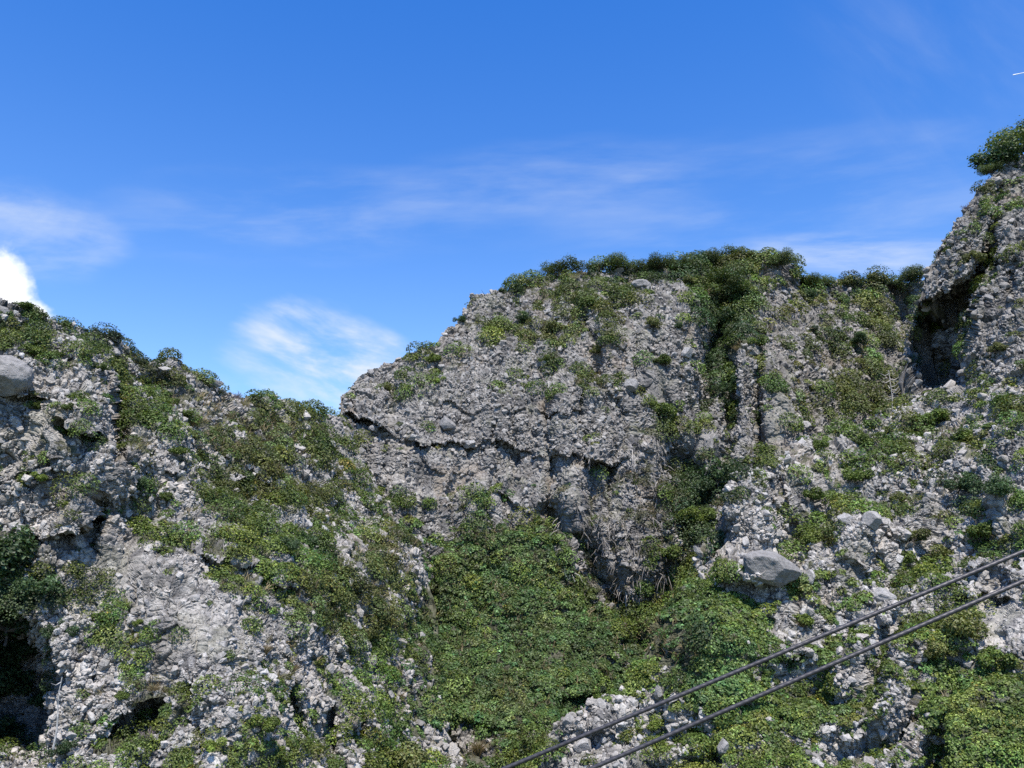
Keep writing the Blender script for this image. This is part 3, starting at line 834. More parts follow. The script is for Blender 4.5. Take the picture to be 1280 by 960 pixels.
def cover(sh, n_clump, label, name, leaf_px, seed, kinds, mean_px=9.0):
    """mounds of leaves over the overgrown ground of one slope"""
    rg = np.random.default_rng(seed)
    i, j = sh.sample(n_clump, sh.veg ** 1.5, rg)
    px, py = sh.PX[i, j], sh.PY[i, j]
    kind = cover_kind(px, py, rg)
    keep = np.isin(kind, kinds)
    i, j, kind = i[keep], j[keep], kind[keep]
    P, N = sh.P[i, j], sh.N[i, j]
    m = P[:, 1] / FPX
    n = len(P)
    hum = (rg.random(n) < 0.22) & ((kind == BUSHY) | (kind == OLIVE) | (kind == DEEPGREEN))
    r_px = np.where(hum, mean_px * 1.5 * np.exp(rg.normal(0, 0.25, n)), mean_px * np.where(kind == VINE, 0.58, 0.68) * np.exp(rg.normal(0, 0.3, n)))
    r = r_px * m
    nl = np.clip((r_px ** 2) * 1.25 * (3.0 / leaf_px) ** 2, 14, 420).astype(int)
    nl = np.where(kind == STEMS, (nl * 0.5).astype(int), nl)
    c = np.repeat(np.arange(n), nl)
    ax = unit(N * 0.8 + UP * 0.75 + np.array([0, -0.1, 0]))
    L = len(c)
    d = unit(rg.normal(0, 1, (L, 3)))
    dot = (d * ax[c]).sum(-1)
    d = np.where((dot < -0.15)[:, None], d - 2 * dot[:, None] * ax[c], d)
    dot = (d * ax[c]).sum(-1)
    squash = np.where((kind == VINE) | (kind == YELLOW), 0.5, np.where(kind == STEMS, 0.5, np.where(hum, 0.95, 0.6)))[c]
    rad = 0.72 + 0.34 * rg.random(L) ** 0.6
    off = d - ax[c] * (dot * (1 - squash))[:, None]
    Q = P[c] + off * (rad * r[c])[:, None]
    nn = unit(d * 0.75 + UP * 0.45 + rg.normal(0, 0.45, (L, 3)) + N[c] * 0.2)
    size = leaf_px * m[c] * np.where(kind[c] == VINE, 1.15, np.where(kind[c] == YELLOW, 1.1, 1.0))
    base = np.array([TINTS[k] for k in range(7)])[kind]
    cl = np.exp(rg.normal(0, 0.20, n))[:, None]
    hue = rg.normal(0, 0.07, (n, 1))
    base = base * cl * np.concatenate([1 + hue * 1.6, np.ones_like(hue), 1 - hue], 1)
    pat = smoothstep(0.52, 0.68, fbm(P, 3.4, 3, seed))[:, None] * 0.45
    base = base * (1 - pat) + base * np.array([1.22, 0.84, 1.05]) * pat
    lite = np.exp((fbm(P, 5.0, 3, seed + 1) - 0.5) * 1.6)[:, None]
    base = base * lite
    tint = base[c] * np.exp(rg.normal(-0.04, 0.34, (L, 1)))
    odd = rg.random(L)
    tint = np.where((odd < 0.02)[:, None], tint * np.array([1.6, 1.15, 0.9]), tint)
    V, F = leaf_quads(Q, nn, size, rg, 0.62)
    o = mesh_obj(name, V, F, M_LEAF, {'tint': np.repeat(tint, 4, 0)})
    return tag(o, label, 'plants', 'plants covering the slopes', 'stuff')


def blades(sh, n_tuft, label, name, seed, kinds, per=14, len_px=9.0, mats=None, droop=0.5, thick_px=0.9, drop=False):
    """dry grass and trailing stems: thin bent strips"""
    rg = np.random.default_rng(seed)
    w = sh.veg if not drop else np.clip(veg_at(sh.PX, sh.PY), 0, 1)
    i, j = sh.sample(n_tuft, w, rg)
    kind = cover_kind(sh.PX[i, j], sh.PY[i, j], rg)
    keep = np.isin(kind, kinds) | (rg.random(n_tuft) < (0.0 if drop else 0.05))
    i, j, kind = i[keep], j[keep], kind[keep]
    n = len(i)
    P, N = sh.P[i, j], sh.N[i, j]
    m = P[:, 1] / FPX
    c = np.repeat(np.arange(n), per)
    L = len(c)
    ln = len_px * m[c] * rg.uniform(0.5, 1.4, L)
    out = unit(N[c] * 0.7 + UP * (-0.9 if drop else 0.7) + rg.normal(0, 0.45 if drop else 0.4, (L, 3)))
    base = P[c] + rg.normal(0, 1, (L, 3)) * (m[c] * (4.0 if drop else 2.2))[:, None]
    mid = base + out * (ln * 0.55)[:, None]
    tip = mid + unit(out + np.array([0, -0.1, -1.0]) * droop + rg.normal(0, 0.25, (L, 3))) * (ln * 0.5)[:, None]
    side = unit(np.cross(out, rg.normal(0, 1, (L, 3)))) * (thick_px * m[c] * 0.5)[:, None]
    V = np.stack([base - side, base + side, mid + side * 0.8, mid - side * 0.8, tip + side * 0.2, tip - side * 0.2], 1).reshape(-1, 3)
    b = (np.arange(L) * 6)[:, None]
    F = np.concatenate([b + np.array([[0, 1, 2, 3]]), b + np.array([[3, 2, 4, 5]])])
    col = np.array([0.21, 0.165, 0.095]) if not drop else np.array([0.22, 0.20, 0.18])
    tint = col * np.exp(rg.normal(0, 0.25, (n, 1)))[c] * np.exp(rg.normal(0, 0.2, (L, 1)))
    if not drop:
        g = rg.random(n)[c][:, None]
        tint = np.where(g < 0.35, tint * np.array([0.62, 0.78, 0.5]), tint)
    o = mesh_obj(name, V, F, M_STRAW, {'tint': np.repeat(tint, 6, 0)})
    return tag(o, label, 'grass' if not drop else 'vines', 'plants covering the slopes', 'stuff')


cover(B, 9000, 'carpet of dark green creeper filling the basin under the bluff', 'creeper', 2.8, 212, [VINE], 8.5)
cover(E, 5000, 'thick leafy creeper draped over the mound and rocks by the cables', 'creeper', 4.1, 214, [VINE, YELLOW], 9.0)
ALLG = [BUSHY, VINE, YELLOW, OLIVE, STEMS, DEEPGREEN]
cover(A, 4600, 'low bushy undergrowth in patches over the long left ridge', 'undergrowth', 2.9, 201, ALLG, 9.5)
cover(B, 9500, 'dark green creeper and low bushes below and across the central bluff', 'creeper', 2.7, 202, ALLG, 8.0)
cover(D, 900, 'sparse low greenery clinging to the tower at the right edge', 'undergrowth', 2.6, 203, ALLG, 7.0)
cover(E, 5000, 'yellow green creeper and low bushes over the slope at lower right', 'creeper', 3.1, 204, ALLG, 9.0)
blades(A, 2200, 'dry tan grass among the bushes on the long left ridge', 'dry_grass', 301, [DRY, OLIVE])
blades(B, 1500, 'dry tan grass on the ledges of the central bluff', 'dry_grass', 302, [DRY, OLIVE], 12, 8.0)
blades(E, 1300, 'dry tan grass among the boulders at lower right', 'dry_grass', 303, [DRY])
blades(B, 1500, 'dead twigs showing through the creeper carpet under the bluff', 'dry_stems', 305, [VINE], 7, 10.0, None, 0.5, 0.9, False)
blades(B, 2600, 'tangle of bare trailing stems hanging down the foot of the bluff', 'vines', 304, [STEMS], 9, 15.0, None, 0.6, 0.9, True)


# ------------------------------------------------------------------ shrubs, trees, tufts: one of each kind, then copies
def tube_path(pts, radii, sides=6):
    V, F = [], []
    pts = [Vector(p) for p in pts]
    for k, p in enumerate(pts):
        d = (pts[min(k + 1, len(pts) - 1)] - pts[max(k - 1, 0)]).normalized()
        a = d.orthogonal().normalized()
        b = d.cross(a)
        for s in range(sides):
            t = 2 * math.pi * s / sides
            V.append(p + (a * math.cos(t) + b * math.sin(t)) * radii[k])
    for k in range(len(pts) - 1):
        for s in range(sides):
            F.append([k * sides + s, k * sides + (s + 1) % sides, (k + 1) * sides + (s + 1) % sides, (k + 1) * sides + s])
    return [tuple(v) for v in V], F


def join_tubes(tubes):
    V, F = [], []
    for v, f in tubes:
        b = len(V)
        V += v
        F += [[x + b for x in q] for q in f]
    return np.array(V), np.array(F)


def crown_mesh(name, mat, seed, lobes, leaves, leaf, spread=(1, 1, 0.8), needle=False):
    """unit sized crown: leaf faces through several uneven clumps, with gaps between them"""
    rg = np.random.default_rng(seed)
    cs = unit(rg.normal(0, 1, (lobes, 3))) * rg.uniform(0.3, 0.92, (lobes, 1))
    cs[:, 2] = np.abs(cs[:, 2]) * 0.9 + 0.1
    cs *= np.array(spread)
    rs = rg.uniform(0.13, 0.38, lobes)
    k = rg.choice(lobes, leaves, p=rs ** 2 / (rs ** 2).sum())
    d = unit(rg.normal(0, 1, (leaves, 3)))
    rad = rs[k] * (0.45 + 0.62 * rg.random(leaves) ** 0.5)
    rad = np.where(rg.random(leaves) < 0.10, rad * rg.uniform(1.1, 1.6, leaves), rad)
    P = cs[k] + d * rad[:, None] * np.array([1, 1, 0.8])
    nn = unit(d * 0.6 + UP * 0.5 + rg.normal(0, 0.5, (leaves, 3)))
    V, F = leaf_quads(P, nn, np.full(leaves, leaf), rg, 0.25 if needle else 0.6)
    t = np.exp(rg.normal(0, 0.22, (leaves, 1))) * np.exp(rg.normal(0, 0.16, (lobes, 1)))[k]
    tint = t * (1 + rg.normal(0, 0.06, (leaves, 3)))
    o = mesh_obj(name, V, F, mat, {'tint': np.repeat(tint, 4, 0)})
    return o, cs


def stem_mesh(name, mat, cs, seed, r0=0.05, trunk=True, drop=0.3):
    rg = random.Random(seed)
    tubes = []
    root = Vector((0, 0, -drop))
    fork = Vector((rg.uniform(-.05, .05), rg.uniform(-.05, .05), 0.05))
    tubes.append(tube_path([root, (root + fork) / 2 + Vector((rg.uniform(-.05, .05), 0, 0)), fork], [r0 * 1.25, r0, r0 * 0.8], 7))
    for c in cs:
        c = Vector(c)
        mid = fork.lerp(c, 0.5) + Vector((rg.uniform(-.08, .08), rg.uniform(-.08, .08), rg.uniform(-.1, .02)))
        tubes.append(tube_path([fork, mid, c], [r0 * 0.6, r0 * 0.4, r0 * 0.15], 5))
    V, F = join_tubes(tubes)
    return mesh_obj(name, V, F, mat)


def twig_mesh(name, mat, seed, n=46):
    rg = random.Random(seed)
    tubes = []
    for _ in range(n):
        d = Vector((rg.gauss(0, .5), rg.gauss(0, .5), rg.uniform(.5, 1.1))).normalized()
        p = Vector((rg.gauss(0, .06), rg.gauss(0, .06), -0.15))
        L = rg.uniform(.5, 1.1)
        q = p + d * L * .5
        r = q + (d + Vector((rg.gauss(0, .3), rg.gauss(0, .3), rg.gauss(0, .2)))).normalized() * L * .5
        tubes.append(tube_path([p, q, r], [.022, .016, .006], 4))
        for _k in range(3):
            s = q.lerp(r, rg.uniform(0, .8))
            e = s + (d + Vector((rg.gauss(0, .7), rg.gauss(0, .7), rg.gauss(0, .4)))).normalized() * L * .28
            tubes.append(tube_path([s, e], [.011, .004], 4))
    V, F = join_tubes(tubes)
    return mesh_obj(name, V, F, mat)


def tuft_mesh(name, mat, seed, n=170):
    rg = np.random.default_rng(seed)
    az = rg.uniform(0, 2 * math.pi, n)
    lean = rg.uniform(0.05, 0.75, n)
    d = np.stack([np.cos(az) * lean, np.sin(az) * lean, np.ones(n)], -1)
    d = unit(d)
    L = rg.uniform(0.6, 1.2, n)[:, None]
    base = np.stack([np.cos(az), np.sin(az), np.zeros(n)], -1) * rg.uniform(0, 0.12, (n, 1)) - UP * 0.1
    mid = base + d * L * 0.6
    tip = mid + unit(d + np.stack([np.cos(az), np.sin(az), -0.6 * np.ones(n)], -1) * 0.6) * L * 0.5
    side = unit(np.cross(d, rg.normal(0, 1, (n, 3)))) * 0.016
    V = np.stack([base - side, base + side, mid + side, mid - side, tip + side * .2, tip - side * .2], 1).reshape(-1, 3)
    b = (np.arange(n) * 6)[:, None]
    F = np.concatenate([b + np.array([[0, 1, 2, 3]]), b + np.array([[3, 2, 4, 5]])])
    t = np.exp(rg.normal(0, 0.2, (n, 1))) * np.ones((1, 3))
    return mesh_obj(name, V, F, mat, {'tint': np.repeat(t, 6, 0)})


KIND_MAT = {
    'tree': mat_leaf('tree_leaves', (0.075, 0.100, 0.030)), 'shrub': mat_leaf('shrub_leaves', (0.095, 0.132, 0.028)), 'dark': mat_leaf('dark_leaves', (0.050, 0.084, 0.032)),
    'olive': mat_leaf('olive_leaves', (0.115, 0.125, 0.038)), 'bright': mat_leaf('bright_leaves', (0.135, 0.178, 0.032)), 'blue': mat_leaf('bluish_leaves', (0.066, 0.094, 0.060)),
    'pine': mat_leaf('pine_needles', (0.034, 0.052, 0.024), 0.12),
}
M_TUFT = mat_leaf('tuft_straw', (0.32, 0.29, 0.19), 0.25, 0.7)
M_TUFT2 = mat_leaf('tuft_tan', (0.23, 0.175, 0.095), 0.25, 0.7)
PROTO = {}
SPEC = {  # name, category, group, crown part name, stem part name, lobes, leaves, leaf size, spread
    'tree': ('tree', 'tree', 'trees along the crests', 'crown', 'trunk', 24, 8000, 0.062, (1.0, 1.0, 0.85)),
    'shrub': ('shrub', 'shrub', 'green shrubs on the rocks', 'crown', 'stem', 11, 2600, 0.12, (1, 1, 0.7)),
    'dark': ('shrub', 'shrub', 'dark green shrubs on the rocks', 'crown', 'stem', 16, 3600, 0.10, (1, 1, 0.85)),
    'olive': ('shrub', 'shrub', 'olive shrubs on the rocks', 'crown', 'stem', 10, 2800, 0.11, (1, 1, 0.65)),
    'bright': ('shrub', 'shrub', 'bright green shrubs on the rocks', 'crown', 'stem', 9, 2000, 0.13, (1, 1, 0.7)),
    'blue': ('shrub', 'shrub', 'bluish green shrubs on the rocks', 'crown', 'stem', 9, 2400, 0.10, (1, 1, 0.75)),
    'pine': ('pine', 'tree', 'windblown conifers on the left crest', 'crown', 'trunk', 12, 3800, 0.13, (1.2, 1.0, 0.6)),
}


def children_of(o):
    return [c for c in C.objects if c.parent == o]


def proto(kind, var):
    key = (kind, var)
    if key not in PROTO:
        nm, cat, grp, crown, stem, lobes, nl, ls, sp = SPEC[kind]
        root = bpy.data.objects.new(nm, None)
        C.objects.link(root)
        root.empty_display_size = 0.3
        seed = abs(hash3(np.array([len(kind)]), np.array([ord(kind[0])]), np.array([var]), 3)[0]) % 99991
        c, cs = crown_mesh(crown, KIND_MAT[kind], int(seed), lobes, nl, ls, sp, kind == 'pine')
        c.parent = root
        s = stem_mesh(stem, M_BARK, cs, int(seed), 0.032)
        s.parent = root
        PROTO[key] = [root, [c, s], False]
    return PROTO[key]


def place_plant(sh, px, py, r_px, kind, label, var=None, sx=1.0, sz=1.0, push=0.0):
    p, n, m = SHEETS[sh].at(px, py)
    r = r_px * m * (0.80 if sh == 'A' and r_px < 30 else 1.08)
    rg = random.Random(int(px * 131 + py * 17))
    var = rg.randrange(3) if var is None else var
    pr = proto(kind, var)
    if not pr[2]:
        root, kids = pr[0], pr[1]
        pr[2] = True
    else:
        root = pr[0].copy()
        C.objects.link(root)
        for ch in pr[1]:
            c = ch.copy()
            C.objects.link(c)
            c.parent = root
    root.location = p + n * (0.25 * r) + Vector((0, push, -0.25 * r))
    root.rotation_euler = (rg.uniform(-.15, .15), rg.uniform(-.15, .15), rg.uniform(0, 6.28))
    if kind == 'tree':
        sx *= rg.uniform(1.0, 1.45)
    root.scale = (r * sx, r * sx, r * sz)
    nm, cat, grp = SPEC[kind][:3]
    tag(root, label, cat, grp)
    return root


SINGLE = {}


def place_single(sh, px, py, r_px, kind, label, sz=1.0):
    """a bare bush or a grass tuft: one mesh each, copied"""
    p, n, m = SHEETS[sh].at(px, py)
    r = r_px * m
    if kind not in SINGLE:
        o = {'twig': lambda: twig_mesh('bare_bush', M_TWIG, 9), 'tuft': lambda: tuft_mesh('grass_tuft', M_TUFT, 4), 'tan': lambda: tuft_mesh('grass_tuft', M_TUFT2, 6)}[kind]()
        SINGLE[kind] = o
    else:
        o = SINGLE[kind].copy()
        C.objects.link(o)
    o.location = p + n * (0.1 * r)
    o.rotation_euler = (0, 0, (px * 7.3) % 6.28)
    o.scale = (r, r, r * sz)
    tag(o, label, {'twig': 'bush', 'tuft': 'grass', 'tan': 'grass'}[kind], {'twig': 'leafless bushes on the crests', 'tuft': 'pale grass plumes on the bluff top', 'tan': 'dry grass tufts on the ledges'}[kind])
    return o


PLANTS = [
    # the long left ridge
    ('A', 30, 384, 17, 'shrub', 'flat green shrub on the left crest beside the pale block at the frame edge'),
    ('A', 82, 398, 13, 'shrub', 'small green shrub on the left crest, second from the frame edge'),
    ('A', 124, 412, 14, 'pine', 'leftmost of the dark windblown conifers on the left crest'),
    ('A', 143, 418, 17, 'pine', 'largest dark conifer, where the left crest starts to drop'),
    ('A', 162, 436, 14, 'pine', 'dark conifer hanging over the drop of the left crest, third downhill'),
    ('A', 177, 452, 12, 'pine', 'lowest dark conifer at the foot of the left crest drop'),
    ('A', 40, 436, 24, 'shrub', 'broad green shrub right above the big boulder at the left edge'),
    ('A', 66, 448, 17, 'shrub', 'green shrub touching the right side of the broad one above the left edge boulder'),
    ('A', 4, 424, 16, 'shrub', 'green shrub cut by the left frame edge above the big boulder'),
    ('A', 44, 504, 15, 'shrub', 'green shrub just below the right end of the left edge boulder'),
    ('A', 84, 505, 13, 'shrub', 'round green shrub on bare stone right of the left edge boulder'),
    ('A', 122, 462, 15, 'shrub', 'green shrub left of the dark vertical cleft near its top'),
    ('A', 178, 474, 17, 'shrub', 'green shrub filling the head of the dark vertical cleft'),
    ('A', 212, 505, 16, 'shrub', 'green shrub on the ridge slope right of the dark cleft, upper one'),
    ('A', 226, 528, 14, 'shrub', 'green shrub on the ridge slope right of the dark cleft, lower one'),
    ('A', 184, 507, 8, 'bright', 'tiny yellow green shrub close to the right lip of the dark cleft'),
    ('A', 210, 570, 17, 'shrub', 'rounded green shrub on a stone ledge with black shadow under it'),
    ('A', 252, 572, 13, 'bright', 'yellowish shrub on the same ledge, right of the rounded green one'),
    ('A', 276, 628, 26, 'blue', 'big bluish green shrub in the middle of the left ridge face'),
    ('A', 172, 608, 21, 'dark', 'dark shrub above the pale gravel scar, left of its crest'),
    ('A', 205, 624, 17, 'shrub', 'green shrub capping the top of the pale gravel scar'),
    ('A', 50, 594, 14, 'bright', 'yellow green shrub on the stones above the overhang, left of centre'),
    ('A', 76, 630, 11, 'bright', 'small yellow green shrub just above the overhang shadow'),
    ('A', 22, 706, 58, 'dark', 'large dense shrub at the left frame edge above the black hollow'),
    ('A', 10, 775, 46, 'dark', 'dark shrub at the left edge hanging into the black hollow'),
    ('A', 40, 812, 32, 'dark', 'dim shrub inside the mouth of the black hollow'),
    ('A', 125, 765, 15, 'shrub', 'green shrub at the lower left end of the pale gravel scar'),
    ('A', 54, 738, 33, 'dark', 'dark shrub right of the large dense one at the left frame edge'),
    ('A', 72, 782, 25, 'dark', 'dark shrub on the right lip of the black hollow'),
    ('A', 82, 938, 22, 'dark', 'dark shrub at the foot of the pale trunk near the bottom left'),
    ('A', 16, 852, 38, 'dark', 'big dark shrub low inside the black hollow at the left edge'),
    ('A', 52, 872, 26, 'dark', 'dark shrub at the right side of the black hollow, near the pale trunk'),
    ('A', 12, 915, 32, 'dark', 'lowest dark shrub in the black hollow at the bottom left corner'),
    ('A', 142, 790, 15, 'blue', 'small bluish shrub below the pale gravel scar'),
    ('A', 176, 780, 12, 'bright', 'yellow green shrub on the lower edge of the pale gravel scar'),
    ('A', 380, 675, 26, 'dark', 'dark rounded shrub right of the black nook in the ridge'),
    ('A', 345, 695, 22, 'dark', 'dark shrub over the black nook in the lower ridge'),
    ('A', 402, 702, 17, 'shrub', 'green shrub below the dark rounded one on the ridge tail'),
    ('A', 338, 582, 20, 'olive', 'olive shrub left of the round pale boulder'),
    ('A', 310, 905, 26, 'bright', 'broad leafy yellow green bush near the bottom, left of the white rock rib'),
    ('A', 330, 945, 24, 'bright', 'leafy yellow green bush at the bottom frame edge left of the white rock rib'),
    ('A', 490, 950, 36, 'olive', 'wide olive shrub at the bottom edge between rock rib and creeper'),
    ('A', 270, 945, 20, 'bright', 'low leafy bush at the bottom edge beside the tangle of roots'),
    ('A', 152, 868, 14, 'shrub', 'green shrub on the lip above the long black undercut'),
    ('A', 466, 700, 15, 'olive', 'olive shrub on the outer edge of the ridge tail above the creeper'),
    # the central bluff, crest first
    ('B', 576, 398, 9, 'dark', 'small dark shrub sticking out of the left shoulder of the bluff'),
    ('B', 627, 364, 7, 'dark', 'tiny dark shrub left of the round one on the bluff shoulder'),
    ('B', 646, 362, 14, 'dark', 'compact round dark shrub on the bluff shoulder'),
    ('B', 704, 340, 20, 'tree', 'lone wind shaped tree left of the pale plumes on the bluff top'),
    ('B', 752, 334, 17, 'tree', 'first tree right of the pale plumes on the bluff top'),
    ('B', 774, 328, 19, 'tree', 'tree behind the two dark boulders on the bluff top'),
    ('B', 800, 328, 18, 'tree', 'tree just right of the two dark boulders on the bluff top'),
    ('B', 826, 332, 20, 'tree', 'broad tree midway between the crest boulders and the wooded gully'),
    ('B', 852, 336, 20, 'tree', 'broad tree at the left lip of the wooded gully'),
    ('B', 880, 328, 20, 'tree', 'tree at the head of the wooded gully'),
    ('B', 905, 324, 20, 'tree', 'tallest tree on the crest right of the gully head'),
    ('B', 938, 322, 9, 'olive', 'small grey olive bush on the bare crest right of the wooded gully'),
    ('B', 968, 330, 21, 'tree', 'dome shaped tree at the right end of the high crest'),
    ('B', 1010, 352, 15, 'tree', 'dark tree in the saddle just right of the high crest'),
    ('B', 1030, 352, 12, 'tree', 'small tree in the saddle, second from the high crest'),
    ('B', 1058, 352, 17, 'olive', 'broad olive bush in the middle of the saddle crest'),
    ('B', 1092, 352, 16, 'olive', 'low olive bush on the right part of the saddle crest'),
    ('B', 1142, 352, 19, 'tree', 'tree wedged between the saddle and the dark tower'),
    ('B', 1140, 376, 13, 'dark', 'dark shrub under the tree beside the dark tower'),
    ('B', 888, 366, 30, 'tree', 'upper large tree crown inside the wooded gully'),
    ('B', 912, 372, 26, 'tree', 'right hand tree crown inside the wooded gully'),
    ('B', 904, 402, 28, 'dark', 'lowest dark tree mass of the wooded gully, above its shadow'),
    ('B', 858, 352, 14, 'olive', 'olive bush draped over the left lip of the wooded gully'),
    ('B', 742, 390, 17, 'shrub', 'green shrub at the lower end of the grassy patch below the plumes'),
    ('B', 722, 378, 14, 'olive', 'olive shrub in the grassy patch below the plumes'),
    ('B', 656, 402, 16, 'dark', 'dark green shrub on the left face below the compact round one'),
    ('B', 690, 412, 18, 'olive', 'wide olive shrub in the upper middle of the bluff face'),
    ('B', 680, 456, 9, 'bright', 'small light green tuft alone in the middle of the bluff face'),
    ('B', 748, 440, 15, 'olive', 'olive shrub on the upper part of the green streak down the face'),
    ('B', 752, 482, 13, 'olive', 'olive shrub low on the green streak down the face'),
    ('B', 846, 408, 9, 'dark', 'small dark shrub near the right edge of the pale buttress'),
    ('B', 814, 408, 15, 'olive', 'olive shrub in the middle of the pale buttress'),
    ('B', 830, 452, 14, 'shrub', 'green shrub low on the pale buttress'),
    ('B', 888, 458, 17, 'dark', 'leafy dark shrub at the left of the green clump below the gully'),
    ('B', 908, 462, 17, 'shrub', 'leafy green shrub at the right of the green clump below the gully'),
    ('B', 900, 488, 15, 'dark', 'dark shrub hanging under the green clump below the gully'),
    ('B', 916, 508, 13, 'shrub', 'green shrub in the narrow cleft between the pale fins'),
    ('B', 942, 432, 15, 'shrub', 'green shrub on top of the right pale fin'),
    ('B', 822, 516, 22, 'shrub', 'spreading green bush on the pale slab below the buttress'),
    ('B', 542, 450, 12, 'bright', 'mossy green patch at the crest of the left shoulder'),
    ('B', 550, 478, 9, 'bright', 'small mossy green tuft below the one at the left shoulder crest'),
    ('B', 484, 482, 8, 'olive', 'tiny olive tuft at the far left end of the bluff'),
    ('B', 1070, 426, 17, 'dark', 'dark shrub with black shadow in the middle of the saddle slope'),
    ('B', 1012, 414, 13, 'blue', 'bluish shrub at the upper left of the saddle slope'),
    ('B', 1004, 372, 15, 'dark', 'dark shrub under the first saddle tree'),
    ('B', 896, 596, 34, 'dark', 'largest dark shrub at the foot of the fins, left of the pale outcrop'),
    ('B', 866, 602, 24, 'dark', 'dark shrub joined to the left of the largest one at the foot of the fins'),
    ('B', 856, 648, 22, 'bright', 'bright green shrub below the dark shrubs at the foot of the fins'),
    ('B', 884, 648, 18, 'shrub', 'green shrub tucked against the left wall of the pale outcrop'),
    ('B', 838, 692, 20, 'shrub', 'green shrub above the creeper mound, left of the pale outcrop'),
    ('B', 757, 857, 15, 'blue', 'small grey blue shrub in the lower right of the creeper carpet'),
    ('B', 800, 862, 20, 'olive', 'olive shrub behind the white outcrop at the bottom'),
    ('B', 792, 786, 15, 'bright', 'bright green shrub at the right edge of the creeper carpet'),
    # the tower and the lower right slope
    ('D', 1304, 176, 54, 'tree', 'big leaning tree at the top right corner on the dark tower', 0, 0.9, 1.05),
    ('D', 1262, 196, 30, 'dark', 'dark spreading shrub joined to the lower side of the big corner tree', 2, 1.3, 1.0),
    ('D', 1244, 210, 17, 'tree', 'small tree downhill of the big one on the dark tower'),
    ('D', 1214, 318, 14, 'olive', 'olive shrub on the tower face above the shaded hollow'),
    ('D', 1176, 398, 14, 'dark', 'dim green shrub at the mouth of the shaded hollow'),
    ('E', 1208, 788, 36, 'olive', 'largest feathery olive bush, behind the lower cable at right'),
    ('E', 1178, 812, 26, 'olive', 'feathery olive bush at the lower left of the largest one'),
    ('E', 1238, 822, 26, 'shrub', 'green bush at the lower right of the largest feathery one'),
    ('E', 1140, 668, 23, 'olive', 'grey olive bush right of the boulder pair'),
    ('E', 1132, 698, 20, 'shrub', 'green bush below the grey olive one right of the boulder pair'),
    ('E', 1172, 694, 22, 'olive', 'olive bush with a black shadow at its lower right, left of the stony bank'),
    ('E', 1116, 622, 17, 'olive', 'olive bush above the boulder pair'),
    ('E', 1012, 668, 14, 'bright', 'bright green tuft between the big flat boulder and the boulder pair'),
    ('E', 1004, 770, 14, 'bright', 'bright green tuft in front of the pale rib above the upper cable'),
    ('E', 1026, 566, 14, 'shrub', 'green shrub at the top edge of the lower right slope, leftmost'),
    ('E', 1016, 618, 17, 'shrub', 'green shrub on the stony flank above the big flat boulder'),
    ('E', 1212, 606, 25, 'dark', 'dark grey green bush in the middle of the right slope'),
    ('E', 1250, 622, 24, 'dark', 'dark bush at the right edge beside the dark grey green one'),
    ('E', 1238, 664, 22, 'shrub', 'green shrub right above the stony bank at the right edge'),
    ('E', 1168, 528, 24, 'shrub', 'wide green shrub below the shaded hollow of the tower'),
    ('E', 1208, 546, 20, 'shrub', 'green shrub just right of the dark flat boulder below the tower'),
    ('E', 1252, 502, 17, 'shrub', 'green shrub on the pale stones right of the shaded hollow'),
    ('D', 1250, 436, 13, 'olive', 'olive shrub on the pale lit stones right of the shaded hollow'),
    ('E', 1140, 610, 18, 'shrub', 'green shrub uphill of the grey olive bush on the right slope'),
    ('E', 1080, 562, 16, 'shrub', 'green shrub among pale blocks near the foot of the bleached trunk'),
    ('E', 1072, 600, 18, 'shrub', 'green shrub under the pale blocks near the bleached trunk'),
    ('E', 876, 916, 19, 'bright', 'rounded bright shrub under the lower cable near its left end'),
    ('E', 786, 922, 13, 'bright', 'yellow green shrub on the white outcrop between the two cables'),
    ('E', 818, 904, 17, 'bright', 'leafy yellow shrub right of the white outcrop between the cables'),
    ('E', 1128, 790, 14, 'shrub', 'green shrub in the shade of the overhanging block near the lower cable'),
]
for a in PLANTS:
    place_plant(*a)

SINGLES = [
    ('A', 232, 462, 11, 'twig', 'grey leafless bush on the left crest by the small rock knob'),
    ('A', 301, 494, 11, 'twig', 'grey leafless bush farther down the left crest'),
    ('A', 406, 520, 6, 'twig', 'tiny leafless bush at the low end of the left crest'),
    ('B', 541, 440, 5, 'twig', 'tiny purple leafless bush on the left shoulder of the bluff'),
    ('D', 1206, 258, 9, 'twig', 'pale leafless bush on the tower edge against the sky'),
    ('D', 1166, 312, 6, 'twig', 'small leafless bush on the lower tower edge against the sky'),
    ('E', 1092, 524, 12, 'twig', 'brown leafless bush at the foot of the bleached trunk'),
    ('B', 1128, 470, 16, 'twig', 'grey leafless bush in front of the shaded hollow, on the saddle slope'),
    ('A', 180, 925, 20, 'twig', 'pale tangle of bare branches under the undercut near the bottom'),
    ('B', 706, 350, 12, 'tuft', 'left pale grass plume on the bluff top'),
    ('B', 718, 352, 13, 'tuft', 'right pale grass plume on the bluff top'),
    ('A', 157, 548, 9, 'tan', 'tan grass tuft in the dark vertical cleft'),
    ('A', 372, 838, 14, 'tan', 'tan grass tuft hanging beside the white rock rib'),
    ('A', 335, 815, 12, 'tan', 'tan grass tuft above the white rock rib'),
    ('A', 192, 862, 12, 'tan', 'tan grass tuft above the long black undercut'),
    ('B', 596, 946, 18, 'tan', 'wide tan grass tuft at the bottom edge right of the olive shrub'),
    ('B', 918, 438, 10, 'tan', 'brownish grass tuft below the shadow of the wooded gully'),
    ('A', 272, 678, 11, 'tan', 'tan grass tuft right of the pale scar under the bluish shrub'),
    ('E', 1003, 785, 9, 'tan', 'tan grass tuft just above the upper cable on the pale rib'),
]
for a in SINGLES:
    place_single(*a)


